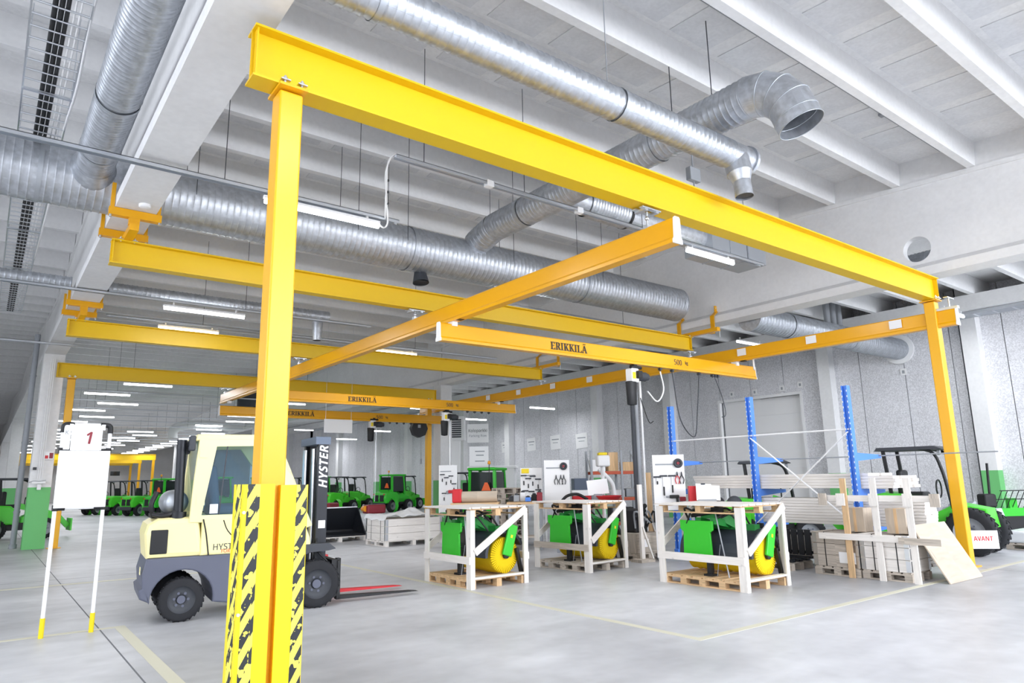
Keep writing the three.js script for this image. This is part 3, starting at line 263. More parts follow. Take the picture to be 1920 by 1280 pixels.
{ const FX = 3.0, FZ = -10.5, o = thing('forklift_truck', 'cream and dark grey fork lift truck with red fork', 'forklift', [3.07, 0, -10.37], -.105); const X = x => x - FX;
  const P = pts => pts.map(([x, y]) => [X(x), y]); const rimDark = M.darkgrey;
  part('counterweight', shapeGeo(P([[1.74, .79], [1.7, 1.1], [1.73, 1.22], [1.85, 1.29], [2.32, 1.3], [2.36, 1.1], [2.42, .79]]), [], .96, .07).translate(0, 0, -.48), M.cream, o);
  for (const s of [-1, 1]) part('rear_grille', rbox(.2, .3, .03, .03, X(1.87), 1.0, s * .545), M.black, o);
  const rearArch = arc(2.18, .27, .37, Math.PI * 1.02, -.15, 14), frontArch = arc(3.89, .33, .42, Math.PI * 1.1, Math.PI * .42, 10);
  part('chassis', shapeGeo(P([[1.7, .32], [1.68, .42], [1.72, .45], [1.7, .62], [1.74, .8], [4.05, .8], ...frontArch.slice().reverse(), [3.5, .16], [2.9, .16], [2.62, .2], ...rearArch.slice().reverse(), [1.8, .27]]), [], 1.06, .02).translate(0, 0, -.53), M.lift, o, 'dark grey steel chassis');
  part('belt_trim', [bx(X(2.38), X(3.75), .795, .812, -.54, .54)], M.darkgrey, o);
  part('engine_cover', [shapeGeo(P([[2.36, .8], [2.36, 1.28], [2.5, 1.29], [3.5, 1.29], [3.7, 1.15], [3.78, .95], [3.8, .8]]), [], 1.08, .03).translate(0, 0, -.54)], M.cream, o);
  part('cover_seam', tube(P([[2.37, 1.26], [2.41, 1.1], [2.46, .8]]).map(([x, y]) => [x, y, .572]), .009, 14), M.black, o); part('door_seam', tube(P([[2.62, 1.24], [2.68, 1.1], [2.85, .95], [3.1, .9], [3.4, .9]]).map(([x, y]) => [x, y, .572]), .007, 18), M.black, o);
  // cab
  const door = [[2.2, 1.22], [2.22, 1.7], [2.26, 2.3], [3.12, 2.32], [3.5, 1.8], [3.74, 1.2]], hole = [[2.33, 1.3], [2.47, 2.22], [2.98, 2.23], [3.25, 1.85], [3.52, 1.3]];
  for (const s of [-1, 1]) { const d = part('cab_door', shapeGeo(P(door), [P(hole)], .05, .012).translate(0, 0, s > 0 ? .5 : -.55), M.cream, o); part('door_glass', shapeGeo(P(hole), [], .008).translate(0, 0, s * .525), M.glass, d); part('glazing_bar', bar([X(2.56), 1.31, s * .528], [X(2.62), 2.22, s * .528], .012, .015), M.darkgrey, d); for (const y of [1.5, 2.12]) part('hinge', [bx(X(2.27), X(2.37), y - .06, y + .06, s * .555 - .015, s * .555 + .015)], M.cream, d); part('inspection_sticker', bx(X(2.44), X(2.54), 1.33, 1.45, s * .556 - .002, s * .556 + .002), M.paper, d); }
  part('roof', shapeGeo(P([[2.2, 2.28], [2.24, 2.37], [3.2, 2.38], [3.3, 2.3]]), [], 1.0, .02).translate(0, 0, -.5), M.cream, o);
  for (const s of [-1, 1]) part('front_pillar', bar([X(3.25), 2.33, s * .47], [X(3.78), 1.1, s * .47], .07, .08), M.cream, o);
  part('windscreen', bar([X(3.24), 2.28, 0], [X(3.74), 1.15, 0], .9, .01), M.glass, o); part('rear_window', bar([X(2.25), 2.28, 0], [X(2.28), 1.35, 0], .9, .01), M.glass, o);
  part('seat', [rbox(.5, .16, .5, .06, X(2.72), 1.36, 0), rbox(.14, .62, .48, .06, X(2.52), 1.66, 0, [0, 0, .12]), rbox(.11, .2, .28, .05, X(2.47), 2.02, 0)], M.bluegrey, o); part('steering_wheel', T(new THREE.TorusGeometry(.16, .018, 6, 20), [X(3.2), 1.6, .05], [1.2, 1.1, 0]), M.black, o); part('steering_column', cyl([X(3.35), 1.2, .05], [X(3.2), 1.6, .05], .03, 8), M.black, o);
  part('exhaust_stack', [cyl([X(2.08), 1.28, .42], [X(2.06), 2.18, .42], .058, 16), cyl([X(2.06), 2.18, .42], [X(2.06), 2.3, .42], .06, 16), cyl([X(2.08), 1.28, .42], [X(2.08), 1.36, .42], .1, 16)], M.steelblack, o); part('work_light', [rbox(.12, .18, .16, .03, X(2.12), 2.2, .3), rbox(.08, .2, .12, .02, X(2.18), 2.25, .48), bar([X(2.1), 2.1, .3], [X(2.25), 2.32, .3], .04, .04)], M.darkgrey, o);
  part('gas_bottle', [T(lathe([[0, -.36], [.1, -.35], [.16, -.28], [.165, 0], [.16, .28], [.1, .35], [0, .36]], 20), [X(2.05), 1.48, 0], [Math.PI / 2, 0, 0])], M.galvDark, o); part('bottle_cradle', [tube([[X(1.8), 1.31, .3], [X(1.76), 1.45, .34], [X(1.82), 1.62, .3]], .035, 14), box(.4, .05, .6, X(1.98), 1.31, 0), tube([[X(1.78), 1.34, .4], [X(1.9), 1.32, .46], [X(2.05), 1.36, .44]], .03, 12)], M.black, o);
  for (const s of [-1, 1]) { wheel(o, X(2.18), .27, s * .44, .268, .2, rimDark, s); wheel(o, X(3.89), .32, s * .5, .318, .24, rimDark, s); part('wheel_arch_shade', shapeGeo(P([[3.5, .8], [3.56, .86], [4.05, .86], [4.15, .78], [4.05, .76], [3.6, .74]]), [], .16).translate(0, 0, s > 0 ? .42 : -.58), M.darkgrey, o); }  // dark plates above the front wheels stand in for wheel-arch shade
  part('number_mark', T(text('ER', .09, fontSans), [X(1.685), .66, .5], [0, -Math.PI / 2, 0]), M.cream, o);
  // mast, carriage and forks
  for (const s of [-1, 1]) { part('mast_channel', [bx(X(3.9), X(4.05), .1, 2.3, s * .36 - .045, s * .36 + .045)], M.steelblack, o); part('inner_mast', [bx(X(3.95), X(4.05), .15, 2.37, s * .27 - .03, s * .27 + .03)], M.black, o); part('lift_cylinder', cyl([X(3.87), .2, s * .25], [X(3.87), 2.2, s * .25], .035, 12), M.zinc, o); }
  part('mast_crosshead', bx(X(3.85), X(4.07), 2.26, 2.37, -.42, .42), M.bluegrey, o); part('mast_tie', bx(X(3.85), X(4.22), .35, .45, -.38, .38), M.black, o); part('hose', [tube([[X(3.98), 2.2, .1], [X(3.95), 1.4, .14], [X(3.98), .5, .1]], .018, 20)], M.black, o); part('hose', [tube([[X(4.0), 1.1, .3], [X(3.9), .8, .45], [X(4.05), .6, .5]], .016, 20)], M.black, o);
  part('lettering', T(text('HYSTER', .125, fontSans).applyMatrix4(new THREE.Matrix4().makeShear(0, 0, .25, 0, 0, 0)), [X(3.975), 1.95, .407], [0, 0, Math.PI / 2]), M.paper, o, 'white vertical lettering on the mast'); part('pictogram', [bx(X(3.93), X(4.03), 1.06, 1.17, .4055, .408)], M.paper, o);
  part('lettering', T(text('HYSTER', .078, fontLight), [X(2.69), .9, .571]), M.darkgrey, o, 'dark lettering'); part('lettering', T(text('FORTENS', .045, fontLight), [X(2.74), .845, .571]), M.orange, o, 'small orange lettering');
  part('fork_carriage', [bx(X(4.12), X(4.2), .12, .62, -.5, .5), bx(X(4.2), X(4.24), .5, .6, -.52, .52), bx(X(4.2), X(4.24), .16, .26, -.52, .52)], M.black, o);
  for (const s of [-1, 1]) part('fork', [bx(X(4.24), X(4.29), .05, .62, s * .32 - .06, s * .32 + .06), shapeGeo(P([[4.24, .05], [4.29, .1], [5.4, .065], [5.52, .05]]), [], .12).translate(0, 0, s * .32 - .06)], s > 0 ? M.black : M.red, o);
  const hook = o; }
// ---------- sign stand ----------
{ const o = thing('sign_stand', 'white tubular sign stand numbered 1 with blank white panel', 'sign stand', [.99, 0, -10.03]); for (const s of [-1, 1]) { part('leg', cyl([s * .25, 0, 0], [s * .25, 2.42, 0], .022, 14), M.whitePlain, o); part('foot_sleeve', cyl([s * .25, 0, 0], [s * .25, .22, 0], .027, 14), M.guard, o, 'yellow foot sleeve'); for (const y of [2.14, 1.46]) part('joint', [cyl([s * .25, y - .035, 0], [s * .25, y + .035, 0], .032, 14), cyl([s * .25, y, 0], [s * .15, y, 0], .032, 14)], M.black, o); part('corner_joint', [tube([[s * .25, 2.36, 0], [s * .25, 2.42, 0], [s * .24, 2.45, 0], [s * .2, 2.46, 0], [s * .14, 2.46, 0]], .031, 14, 12)], M.black, o); }
  for (const y of [2.46, 2.14, 1.46]) part('cross_tube', cyl([-.25, y, 0], [.25, y, 0], .021, 12), M.whitePlain, o); part('panel', box(.54, .68, .018, 0, 1.8, .025), M.paper, o, 'blank white panel'); const c = part('number_card', box(.33, .31, .01, .0, 2.3, .03), M.paper, o, 'white card with a red digit 1'); part('digit', T(text('1', .15, fontSans), [0.02, 2.3, .036], [0, 0, -.12], [.8, 1, 1]), M.maroon, c, 'dark red digit 1'); part('clip', [box(.04, .07, .03, -.17, 2.43, .03), box(.04, .07, .03, .17, 2.43, .03)], M.whitePlain, c); part('small_mark', T(text('K', .05, fontLight), [-.21, 2.36, .0305]), M.grey, o); part('side_card', box(.075, .3, .006, -.21, 2.3, .026), M.paper, o); }
// things on the near column
{ const o = thing('rain_pipe', 'grey metal pipe standing beside the green-footed column', 'pipe', [.93, 0, -25.1]); part('pipe', cyl([0, 0, 0], [0, 6.3, 0], .075, 16), M.grey, o); for (const y of [1, 3, 5]) part('pipe_clip', cyl([0, y, 0], [0, y + .05, 0], .088, 16), M.grey, o); part('foot', cyl([0, 0, 0], [0, .12, 0], .1, 16), M.grey, o);
  const s = thing('wall_socket_row', 'row of sockets and conduits on the column above the green foot', 'socket', [1.3, 1.86, -24.26]); part('conduit', Array.from({ length: 3 }, (_, i) => cyl([i * .05, .1, 0], [i * .05, 3.6, 0], .012, 6)), M.whitePlain, s); s.children[0].userData.kind = 'stuff'; part('socket_box', rbox(.34, .07, .05, .01, .03, 0, 0), M.whitePlain, s); part('socket_box', rbox(.1, .16, .05, .01, .05, -.13, 0), M.whitePlain, s); part('cable', [tube([[-.2, .0, .01], [-.1, .04, .03], [.05, .03, .03], [.2, .06, .01]], .01, 16)], M.grey, s);
  const f = thing('fire_sign', 'small red and white fire sign on the white column', 'sign', [1.5, 2.62, -24.275]); part('plate', box(.24, .22, .008), M.paper, f); part('symbol', box(.09, .09, .004, -.055, -.04, .006), M.red, f); part('symbol', box(.09, .16, .004, .06, 0, .006), M.maroon, f); const sw = thing('switch_box', 'dark small switch box on the column beside the pipe', 'switch', [1.2, 2.25, -24.27]); part('case', rbox(.09, .08, .04, .01), M.darkgrey, sw); }

// ---------- pallets, crates and sweepers ----------
function pallet(label, W, D, mat, group, nz = 4, name = 'pallet') { const o = thing(name, label, 'pallet', [0, 0, 0], 0, group); const nd = Math.max(5, Math.round(D / .2)); for (let i = 0; i < nd; i++) part('deck_board', box(W, .022, D / nd * .78, 0, .133, -D / 2 + D / nd * (i + .5)), mat, o); for (let i = 0; i < 3; i++) { const x = -W / 2 + .05 + (W - .1) * i / 2; part('stringer', box(.1, .022, D, x, .111, 0), mat, o); part('bottom_board', box(.1, .02, D, x, .011, 0), mat, o); for (let k = 0; k <= nz; k++) part('block', box(.1, .079, .12, x, .0605, -D / 2 + .06 + (D - .12) * k / nz), mat, o); } return o; }
function sweeper(label, D) { const o = thing('rotary_sweeper', label, 'sweeper', [0, 0, 0], 0, undefined); const L = D - .26, r = .31, cx = .19, cy = r + .005;
  const rows = 26, seg = 56, g = new THREE.CylinderGeometry(r, r, L, seg, rows, true); const p = g.attributes.position; for (let i = 0; i < p.count; i++) { const x = p.getX(i), z = p.getZ(i), y = p.getY(i), a = Math.atan2(z, x); const k = 1 - .09 * Math.abs(Math.sin(y * 34 + a * 2)) - .03 * vn(a * 8 + 30, y * 20 + 40, 64) - (Math.abs(y) > L / 2 - .03 ? .02 : 0); p.setX(i, x * k); p.setZ(i, z * k); } g.computeVertexNormals(); g.rotateX(Math.PI / 2); g.translate(cx, cy, 0);
  const br = part('brush_roll', g, M.brush, o, 'yellow bristle roll'); for (const s of [-1, 1]) { const spikes = []; for (let i = 0; i < 44; i++) { const a = i / 44 * Math.PI * 2; spikes.push(T(box(r * .84, .025, .014, r * .5, 0, 0, [0, s * .08, 0]), [cx, cy, s * (L / 2 - .006)], [0, 0, 0])); const q = spikes[spikes.length - 1]; q.translate(-cx, -cy, 0); q.rotateZ(a); q.translate(cx, cy, 0); } part('brush_end', spikes, M.brush, br).userData.kind = 'stuff'; part('brush_core', cyl([cx, cy, s * (L / 2 - .03)], [cx, cy, s * (L / 2 - .02)], r * .86, 36), M.brushDark, br); }
  const a0 = -.1, a1 = 2.75, N = 16, prof = [...arc(cx, cy, r + .05, a0 + .5, a1 + .45, N), ...arc(cx, cy, r + .1, a1 + .45, a0 + .5, N)]; part('hood', shapeGeo(prof, [], L + .04).translate(0, 0, -(L + .04) / 2), M.hood, o, 'black plastic brush hood');
  part('attachment_plate', shapeGeo([[-.28, .42], [.28, .42], [.26, .8], [.32, .84], [.32, .98], [-.32, .98], [-.32, .84], [-.26, .8]], [], .025, .006).rotateY(-Math.PI / 2).translate(-.4, -.13, -.16), M.green, o, 'green quick-hitch plate');
  part('frame', [bar([-.38, .85, -.15], [.15, .75, -.1], .12, .1), bar([-.38, .85, .15], [.15, .75, .1], .12, .1), box(.14, .14, L * .9, .12, .72, 0), bar([-.2, .95, .1], [.2, .7, .35], .06, .14), box(.3, .08, .3, -.15, .92, 0)], M.greenDark, o);
  part('hydraulics', [cyl([-.3, .98, -.2], [.1, .82, .25], .028, 10), box(.12, .14, .16, -.22, .99, .12), cyl([-.34, .92, -.3], [-.3, 1.0, .2], .03, 8)], M.black, o); for (const [a, b, c] of [[[-.3, .95, -.2], [-.35, 1.04, -.42], [-.1, .8, -.55]], [[-.28, .96, .1], [-.1, 1.04, .2], [.1, .85, .3]], [[-.3, .96, -.05], [-.42, 1.02, -.2], [-.42, .8, -.35]], [[-.25, .9, .2], [-.05, 1.0, .42], [.12, .78, .48]], [[-.3, .93, -.3], [-.1, 1.0, -.45], [.05, .76, -.5]], [[-.35, .9, .22], [-.3, .98, .38], [-.1, .72, .5]]]) part('hose', tube([a, b, c], .016, 18), M.black, o); part('chrome_rod', cyl([-.05, .93, -.1], [-.05, .93, .3], .012, 8), M.chrome, o);
  part('side_plate', T(rbox(.19, .52, .05, .02), [cx + .08, cy + .24, L / 2 + .05], [0, 0, -.3]), M.green, o, 'green chain-case side plate'); part('side_plate_bracket', T(box(.05, .1, .06), [cx + .16, cy + .42, L / 2 + .03], [0, 0, -.3]), M.greenDark, o); part('warning_label', T(box(.04, .05, .004), [cx + .1, cy + .3, L / 2 + .077], [0, 0, -.3]), M.yellowSticker, o); part('hub_motor', cyl([cx, cy, L / 2 - .01], [cx, cy, L / 2 + .06], .055, 14), M.black, o);
  part('support_leg', [bar([cx + .22, cy + .1, L / 2 + .04], [cx + .32, .0, L / 2 + .04], .06, .05)], M.black, o); part('parking_stand', [bx(-.36, -.31, .02, .45, -.05, .03), bx(-.4, -.24, .0, .03, -.09, .07), bx(-.3, -.27, .04, .4, -.05, .02)], M.black, o); part('strap', [bar([-.36, .99, .18], [-.44, .02, .42], .02, .006)], M.grey, o); part('strap', [bar([-.42, .5, .28], [-.44, .02, .2], .012, .006)], M.grey, o); return o; }
function crateFrame(label, W, D, H, railMat) { const o = thing('slatted_crate', label, 'crate', [0, 0, 0]); const t = .024, w = .105; for (const sx of [-1, 1]) for (const sz of [-1, 1]) part('corner_board', [box(t, H, w, sx * (W / 2 + t / 2), H / 2, sz * (D / 2 - w / 2 + .01)), box(w * .8, H, t, sx * (W / 2 - w * .4 + t), H / 2, sz * (D / 2 + t / 2 + .012))], M.woodW, o); part('side_rail', box(t, .115, D + .06, -W / 2 - t * 1.5, .44, 0), railMat, o); part('side_rail', box(t, .115, D + .06, W / 2 + t * 1.5, .44, 0), railMat, o); part('diagonal_board', bar([-W / 2 + .05, .56, D / 2 + t * 2.2], [W / 2 - .02, 1.22, D / 2 + t * 2.2], t, .11), M.woodW, o); part('diagonal_board', bar([-W / 2 + .05, .56, -D / 2 - t * 2.2], [W / 2 - .02, 1.22, -D / 2 - t * 2.2], t, .11), M.woodW, o); part('front_sill', box(W, .03, .1, .03, .16, D / 2 - .02), M.woodW, o); return o; }
function crateSet(x, z, turn, W, D, which, mat, rail) { const c = Math.cos(turn), s = Math.sin(turn), p = (dx, y, dz) => [x + c * dx + s * dz, y, z - s * dx + c * dz]; const set = (o, dx, y, dz) => { o.position.set(...p(dx, y, dz)); o.rotation.y = turn; };
  set(pallet('wooden pallet under the broom crate ' + which, W, D, mat), 0, 0, 0); set(sweeper('green and yellow rotary sweeper inside the crate ' + which, D), .02, .145, 0); set(crateFrame('white wooden crate frame ' + which, W, D, 1.22, rail), 0, 0, 0);
  const lid = thing('top_pallet', 'pallet lid with white boards on the crate ' + which, 'crate lid'); const nd = 6; for (let i = 0; i < nd; i++) part('deck_board', box(W / nd * .84, .022, D + .06, -W / 2 + W / nd * (i + .5), .135, 0), M.woodW, lid); part('edge_board', box(.022, .03, D + .1, -W / 2 - .04, .135, 0), M.woodW, lid); for (const k of [-1, 0, 1]) { part('stringer', box(W, .02, .1, 0, .112, k * (D / 2 - .06)), M.woodT, lid); for (const q of [-1, 0, 1]) part('block', box(.1, .08, .1, q * (W / 2 - .06), .06, k * (D / 2 - .06)), M.woodT, lid); } for (const q of [-1, 0, 1]) part('bottom_board', box(.1, .02, D, q * (W / 2 - .06), .01, 0), M.woodT, lid); set(lid, 0, 1.12, 0); }
crateSet(6.93, -10.22, 0, 1.12, 1.38, 'next to the fork tips', M.woodT, M.woodW);
crateSet(9.53, -10.38, .07, 1.05, 1.4, 'standing between the other two crates', M.woodG, M.woodG);
crateSet(9.73, -7.22, 0, 1.1, 1.6, 'in front of the blue rack', M.woodT, M.woodW);

// ---------- blue cantilever rack with timber ----------
{ const RX = 12.62, Z = [-6.35, -8.4, -10.5]; const o = thing('cantilever_rack', 'blue perforated cantilever rack with crossed white braces', 'rack', [RX, 0, 0]);
  const holes = []; for (const z of Z) { part('upright', [bx(-.06, .06, .02, 3.3, z - .055, z - .035), bx(-.06, .06, .02, 3.3, z + .035, z + .055), bx(-.01, .01, .02, 3.3, z - .04, z + .04)], M.blue, o); part('base_beam', bx(-.1, 1.1, 0, .12, z - .05, z + .05), M.blue, o); for (const y of [.72, 1.38, 2.02]) part('arm', shapeGeo([[.06, y - .1], [.06, y + .05], [1.0, y + .02], [1.0, y - .04]], [], .07, .004).translate(0, 0, z - .035), M.blue, o); for (let y = .3; y < 3.25; y += .1) for (const s of [-1, 1]) holes.push(box(.004, .035, .014, -.0615, y, z + s * .045)); }
  const h = part('perforation', holes, M.whitePlain, o, 'rows of small pale slots'); h.userData.kind = 'stuff';
  for (let i = 0; i < 2; i++) { part('tie_tube', cyl([-.02, 2.5, Z[i]], [-.02, 2.5, Z[i + 1]], .018, 10), M.whitePlain, o); }
  part('cross_brace', bar([-.07, 2.45, Z[1]], [-.07, .75, Z[0]], .045, .012), M.whitePlain, o); part('cross_brace', bar([-.085, 2.45, Z[0]], [-.085, .75, Z[1]], .045, .012), M.whitePlain, o);
  part('tie_tube', cyl([.9, 2.02, Z[0] + 2], [.9, 2.02, Z[2]], .012, 8), M.grey, o);
  const pg = {}; function plank(t, L, w, h, x, y, z, m, name = 'plank') { const k = [L.toFixed(2), w, h].join(); pg[k] = pg[k] || boxUV(merge(rbox(w, h, L, .006))); const q = new THREE.Mesh(pg[k], m); q.name = name; q.position.set(x, y, z); q.castShadow = q.receiveShadow = true; t.add(q); }
  const up1 = thing('timber_pack', 'pack of long white planks on the upper rack arms', 'timber', [13.2, 1.435, -7.9]); for (let l = 0; l < 5; l++) for (let c = 0; c < 4; c++) plank(up1, l === 4 ? 3.9 : 4.3, .236, .052, -.36 + c * .24, .026 + l * .054, (l * 7 + c * 3) % 5 * .012 + (l === 4 ? -.25 : 0), M.woodW);
  const lo = thing('timber_pack', 'tall pack of white planks on the lower rack arms', 'timber', [12.98, .775, -6.85]); for (let l = 0; l < 9; l++) for (let c = 0; c < 2; c++) plank(lo, 3.1, .236, .05, -.12 + c * .24, .025 + l * .053, (l * 5 + c * 3) % 4 * .006, M.woodW);
  const lo2 = thing('timber_pack', 'white plank pack lying on the rack base beams', 'timber', [12.98, .125, -6.9]); for (let l = 0; l < 9; l++) for (let c = 0; c < 2; c++) plank(lo2, 3.0, .226, .05, -.12 + c * .23, .025 + l * .054, (l * 5 + c * 3) % 4 * .006, M.woodW); }
// leaning lattice of boards in front
{ const o = thing('board_lattice', 'leaning lattice of white boards with one tan upright', 'lattice', [11.72, 0, 0]); for (const [z, m] of [[-6.13, M.woodT], [-5.63, M.woodW], [-5.1, M.woodW]]) part('upright_board', box(.03, 1.62, .1, 0, .81, z), m, o); part('rail', box(.03, .1, 1.9, .032, 1.29, -5.6), M.woodW, o); part('rail', box(.03, .1, 1.35, -.032, .66, -5.95), M.woodW, o); part('rail', box(.03, .1, .62, -.064, .645, -4.98), M.woodG, o); for (const z of [-6.5, -6.18, -5.63, -5.1, -4.7]) part('cleat', box(.03, .2, .14, -.032, 1.27, z), z > -5 || z < -6.4 ? M.woodG : M.woodW, o); }
// pallet collar boxes behind the lattice
function collarBox(label, x, z, W, D, n, mat, pmat) { const p = pallet('worn pallet under the ' + label, W, D, pmat, undefined, 2); p.position.set(x, 0, z); const o = thing('collar_box', label, 'crate', [x, .145, z]); const h = .19; for (let i = 0; i < n; i++) { for (const s of [-1, 1]) { part('side_plank', box(.02, h - .006, D, s * (W / 2 - .01), h * (i + .5), 0), mat, o); part('end_plank', box(W - .04, h - .006, .02, 0, h * (i + .5), s * (D / 2 - .01)), mat, o); } for (const sx of [-1, 1]) for (const sz of [-1, 1]) part('hinge', [box(.004, h * .9, .07, sx * (W / 2 + .002), h * (i + .5), sz * (D / 2 - .04)), box(.07, h * .9, .004, sx * (W / 2 - .04), h * (i + .5), sz * (D / 2 + .002))], M.zinc, o); } part('lid', box(W - .05, .012, D - .05, 0, n * h - .03, 0), M.woodG, o); for (const k of [-.22, .25]) part('strap', [box(.003, n * h, .016, -W / 2 - .003, n * h / 2, k * D), box(W, .003, .016, 0, n * h + .001, k * D)], M.black, o); return o; }
{ const b = collarBox('grey plank collar box with paper label beside the black slats', 12.14, -6.42, .7, .8, 3, M.woodG, M.woodG); part('paper_label', box(.003, .18, .28, -.355, .16, .2), M.paper, b); collarBox('pale plank collar box beside the leaning plywood', 12.14, -5.6, .7, .78, 3, M.woodW, M.woodG); for (const [z, y] of [[-5.5, .56], [-5.98, .54]]) { const c = thing('cardboard_box', z > -5.9 ? 'tan cardboard box on the pale collar box' : 'tan cardboard box on the grey collar box', 'box', [12.25, .717, z - (z > -5.9 ? 0 : .2)]); part('carton', rbox(.3, .4, .32, .008, 0, .2, 0), M.ply, c); part('packing_tape', box(.302, .402, .05, 0, .2, 0), M.woodT, c); } }
{ const o = thing('plywood_sheet', 'plywood sheet leaning beside the yellow post', 'plywood', [12.68, 0, -4.78]); part('sheet', box(1.26, .98, .018, 0, .43, -.235, [-.5, 0, 0]), M.ply, o); }
// black slatted steel on a pallet
{ const p = pallet('worn grey pallet carrying the black slats', .7, 1.1, M.woodG, undefined, 2); p.position.set(12.12, 0, -7.8); const o = thing('steel_stock', 'black steel slats stacked on a grey pallet', 'steel', [12.12, .146, -7.8]); for (let i = 0; i < 6; i++) part('slat', box(.1, .04, 1.15, -.3 + i * .12, .022 + (i % 2) * .02, 0), M.steelblack, o); const q = thing('slat_panel', 'upright black slatted panel behind the steel slats', 'panel', [12.35, .232, -7.55]); for (let i = 0; i < 6; i++) part('slat', box(.03, .46, .11, 0, .23, -.36 + i * .135), M.steelblack, q); part('cross_bar', box(.03, .05, .86, .032, .38, 0), M.steelblack, q); part('cross_bar', box(.03, .05, .86, .032, .05, 0), M.steelblack, q); const r = thing('steel_bracket', 'upright black steel bracket beside the slatted panel', 'bracket', [12.35, .232, -8.2]); part('plate', shapeGeo([[-.04, 0], [.04, 0], [.04, .5], [.1, .5], [.1, .54], [-.04, .54]], [], .05).rotateY(1.4), M.steelblack, r); }

// ---------- green compact loaders ----------
function loader(label, kind, name = 'compact_loader') { const wr = kind.wr || .34; // faces +x
  const o = thing(name, label, 'loader'); const g = kind.light ? M.greenLight : M.green;
  part('engine_hood', shapeGeo([[-1.25, .5], [-1.3, .78], [-1.2, 1.08], [-.95, 1.16], [-.35, 1.12], [-.15, .95], [-.15, .5]], [], .92, .05).translate(0, 0, -.46), g, o, 'rounded green hood'); part('rear_grille', [rbox(.03, .36, .3, .02, -1.29, .78, .2), rbox(.03, .36, .3, .02, -1.29, .78, -.2)], M.black, o); part('rear_bumper', rbox(.16, .2, .86, .05, -1.27, .44, 0), M.darkgrey, o); part('lower_frame', bx(-1.15, .9, .3, .52, -.28, .28), M.black, o);
  part('front_frame', shapeGeo([[.0, .5], [.0, .72], [.45, .95], [.95, .85], [1.0, .5]], [], .6, .03).translate(0, 0, -.3), g, o); part('footwell', bx(-.15, .35, .42, .55, -.42, .42), M.black, o);
  if (!kind.noBoom) part('boom', [bar([-.1, 1.12, 0], [1.1, .75, 0], .2, .18), bar([1.1, .75, 0], [1.45, .35, 0], .16, .16)], g, o); if (!kind.noBoom) part('boom_cylinder', cyl([.2, .7, .08], [1.0, .66, .08], .04, 10), M.black, o); if (!kind.noBoom) part('hitch_plate', box(.05, .42, .7, 1.5, .42, 0), g, o);
  for (const s of [-1, 1]) { wheel(o, -.75, wr, s * .46, wr, wr * .76, M.grey, s); wheel(o, .68, wr, s * .46, wr, wr * .76, M.grey, s); part('fender', T(new THREE.CylinderGeometry(.42, .42, .26, 18, 1, true, 0, Math.PI), [-.75, .36, s * .46], [Math.PI / 2, 0, Math.PI / 2]), g, o); part('lamp', rbox(.03, .07, .1, .015, -1.3, 1.0, s * .38), M.red, o); }
  part('seat', [rbox(.42, .12, .44, .05, -.3, 1.1, 0), rbox(.12, .5, .42, .05, -.52, 1.35, 0)], M.black, o); part('steering_wheel', T(new THREE.TorusGeometry(.17, .016, 6, 18), [.12, 1.22, 0], [0, Math.PI / 2, .5]), M.black, o);
  if (kind.cab) { for (const [x, t] of [[-.72, .0], [.35, -.12]]) for (const s of [-1, 1]) part('cab_pillar', bar([x, .95, s * .46], [x + t, 2.02, s * .44], .09, .11), g, o); part('cab_back', [bx(-.78, -.7, .95, 1.25, -.48, .48)], g, o); part('roof', rbox(1.3, .1, 1.02, .05, -.2, 2.07, 0), g, o); for (const s of [-1, 1]) part('side_glass', box(1.0, .82, .008, -.22, 1.56, s * .465), M.glassDark, o); part('windscreen', box(.008, .92, .84, .3, 1.5, 0, [0, 0, .1]), M.glassDark, o); part('rear_glass', box(.008, .72, .84, -.74, 1.6, 0), M.glassDark, o); part('door_sill', shapeGeo([[-.7, .95], [-.2, .72], [.35, .8], [.4, .98]], [], .04).translate(0, 0, .45), g, o); }
  else { for (const s of [-1, 1]) { part('canopy_post', bar([-.62, 1.0, s * .43], [-.7, 2.0, s * .43], .06, .06), M.black, o); part('canopy_post', tube([[.42, .85, s * .42], [.32, 1.6, s * .43], [.2, 1.92, s * .43], [-.1, 2.02, s * .43]], .03, 16, 8), M.black, o); part('work_lamp', cyl([.27, 1.92, s * .36], [.32, 1.92, s * .36], .05, 12), M.grey, o); } part('canopy_roof', [shapeGeo([[-.85, 1.98], [-.8, 2.05], [.25, 2.05], [.4, 1.98]], [], .98, .015).translate(0, 0, -.49)], M.darkgrey, o); }
  if (kind.beacon) { part('beacon_stem', cyl([-.85, 1.1, .3], [-.85, 2.22, .3], .014, 6), M.black, o); part('beacon', lathe([[0, .12], [.045, .1], [.055, 0], [0, 0]], 12).translate(-.85, 2.22, .3), M.beacon, o); part('slow_triangle', shapeGeo([[-.17, 0], [.17, 0], [.05, .27], [-.05, .27]], [], .01).rotateY(-Math.PI / 2).translate(-.88, 1.35, .2), M.orange, o); }
  return o; }
const put = (o, x, z, turn) => { o.position.set(x, 0, z); o.rotation.y = turn; return o; };
{ const o = put(loader('green loader with black canopy behind the timber rack', { light: 1, noBoom: 1, wr: .43 }), 16.75, -6.75, -Math.PI / 2 + .12); o.scale.setScalar(1.1); const b = thing('placard', 'white placard with red lettering leaning on the loader tyre', 'sign', [15.61, .4, -5.48], -.8); part('board', box(.5, .34, .01), M.paper, b); part('lettering', T(text('AVANT', .085, fontSans, .003), [-.02, .02, .0055], [0, 0, 0], [.9, 1, 1]), M.red, b, 'red lettering'); }

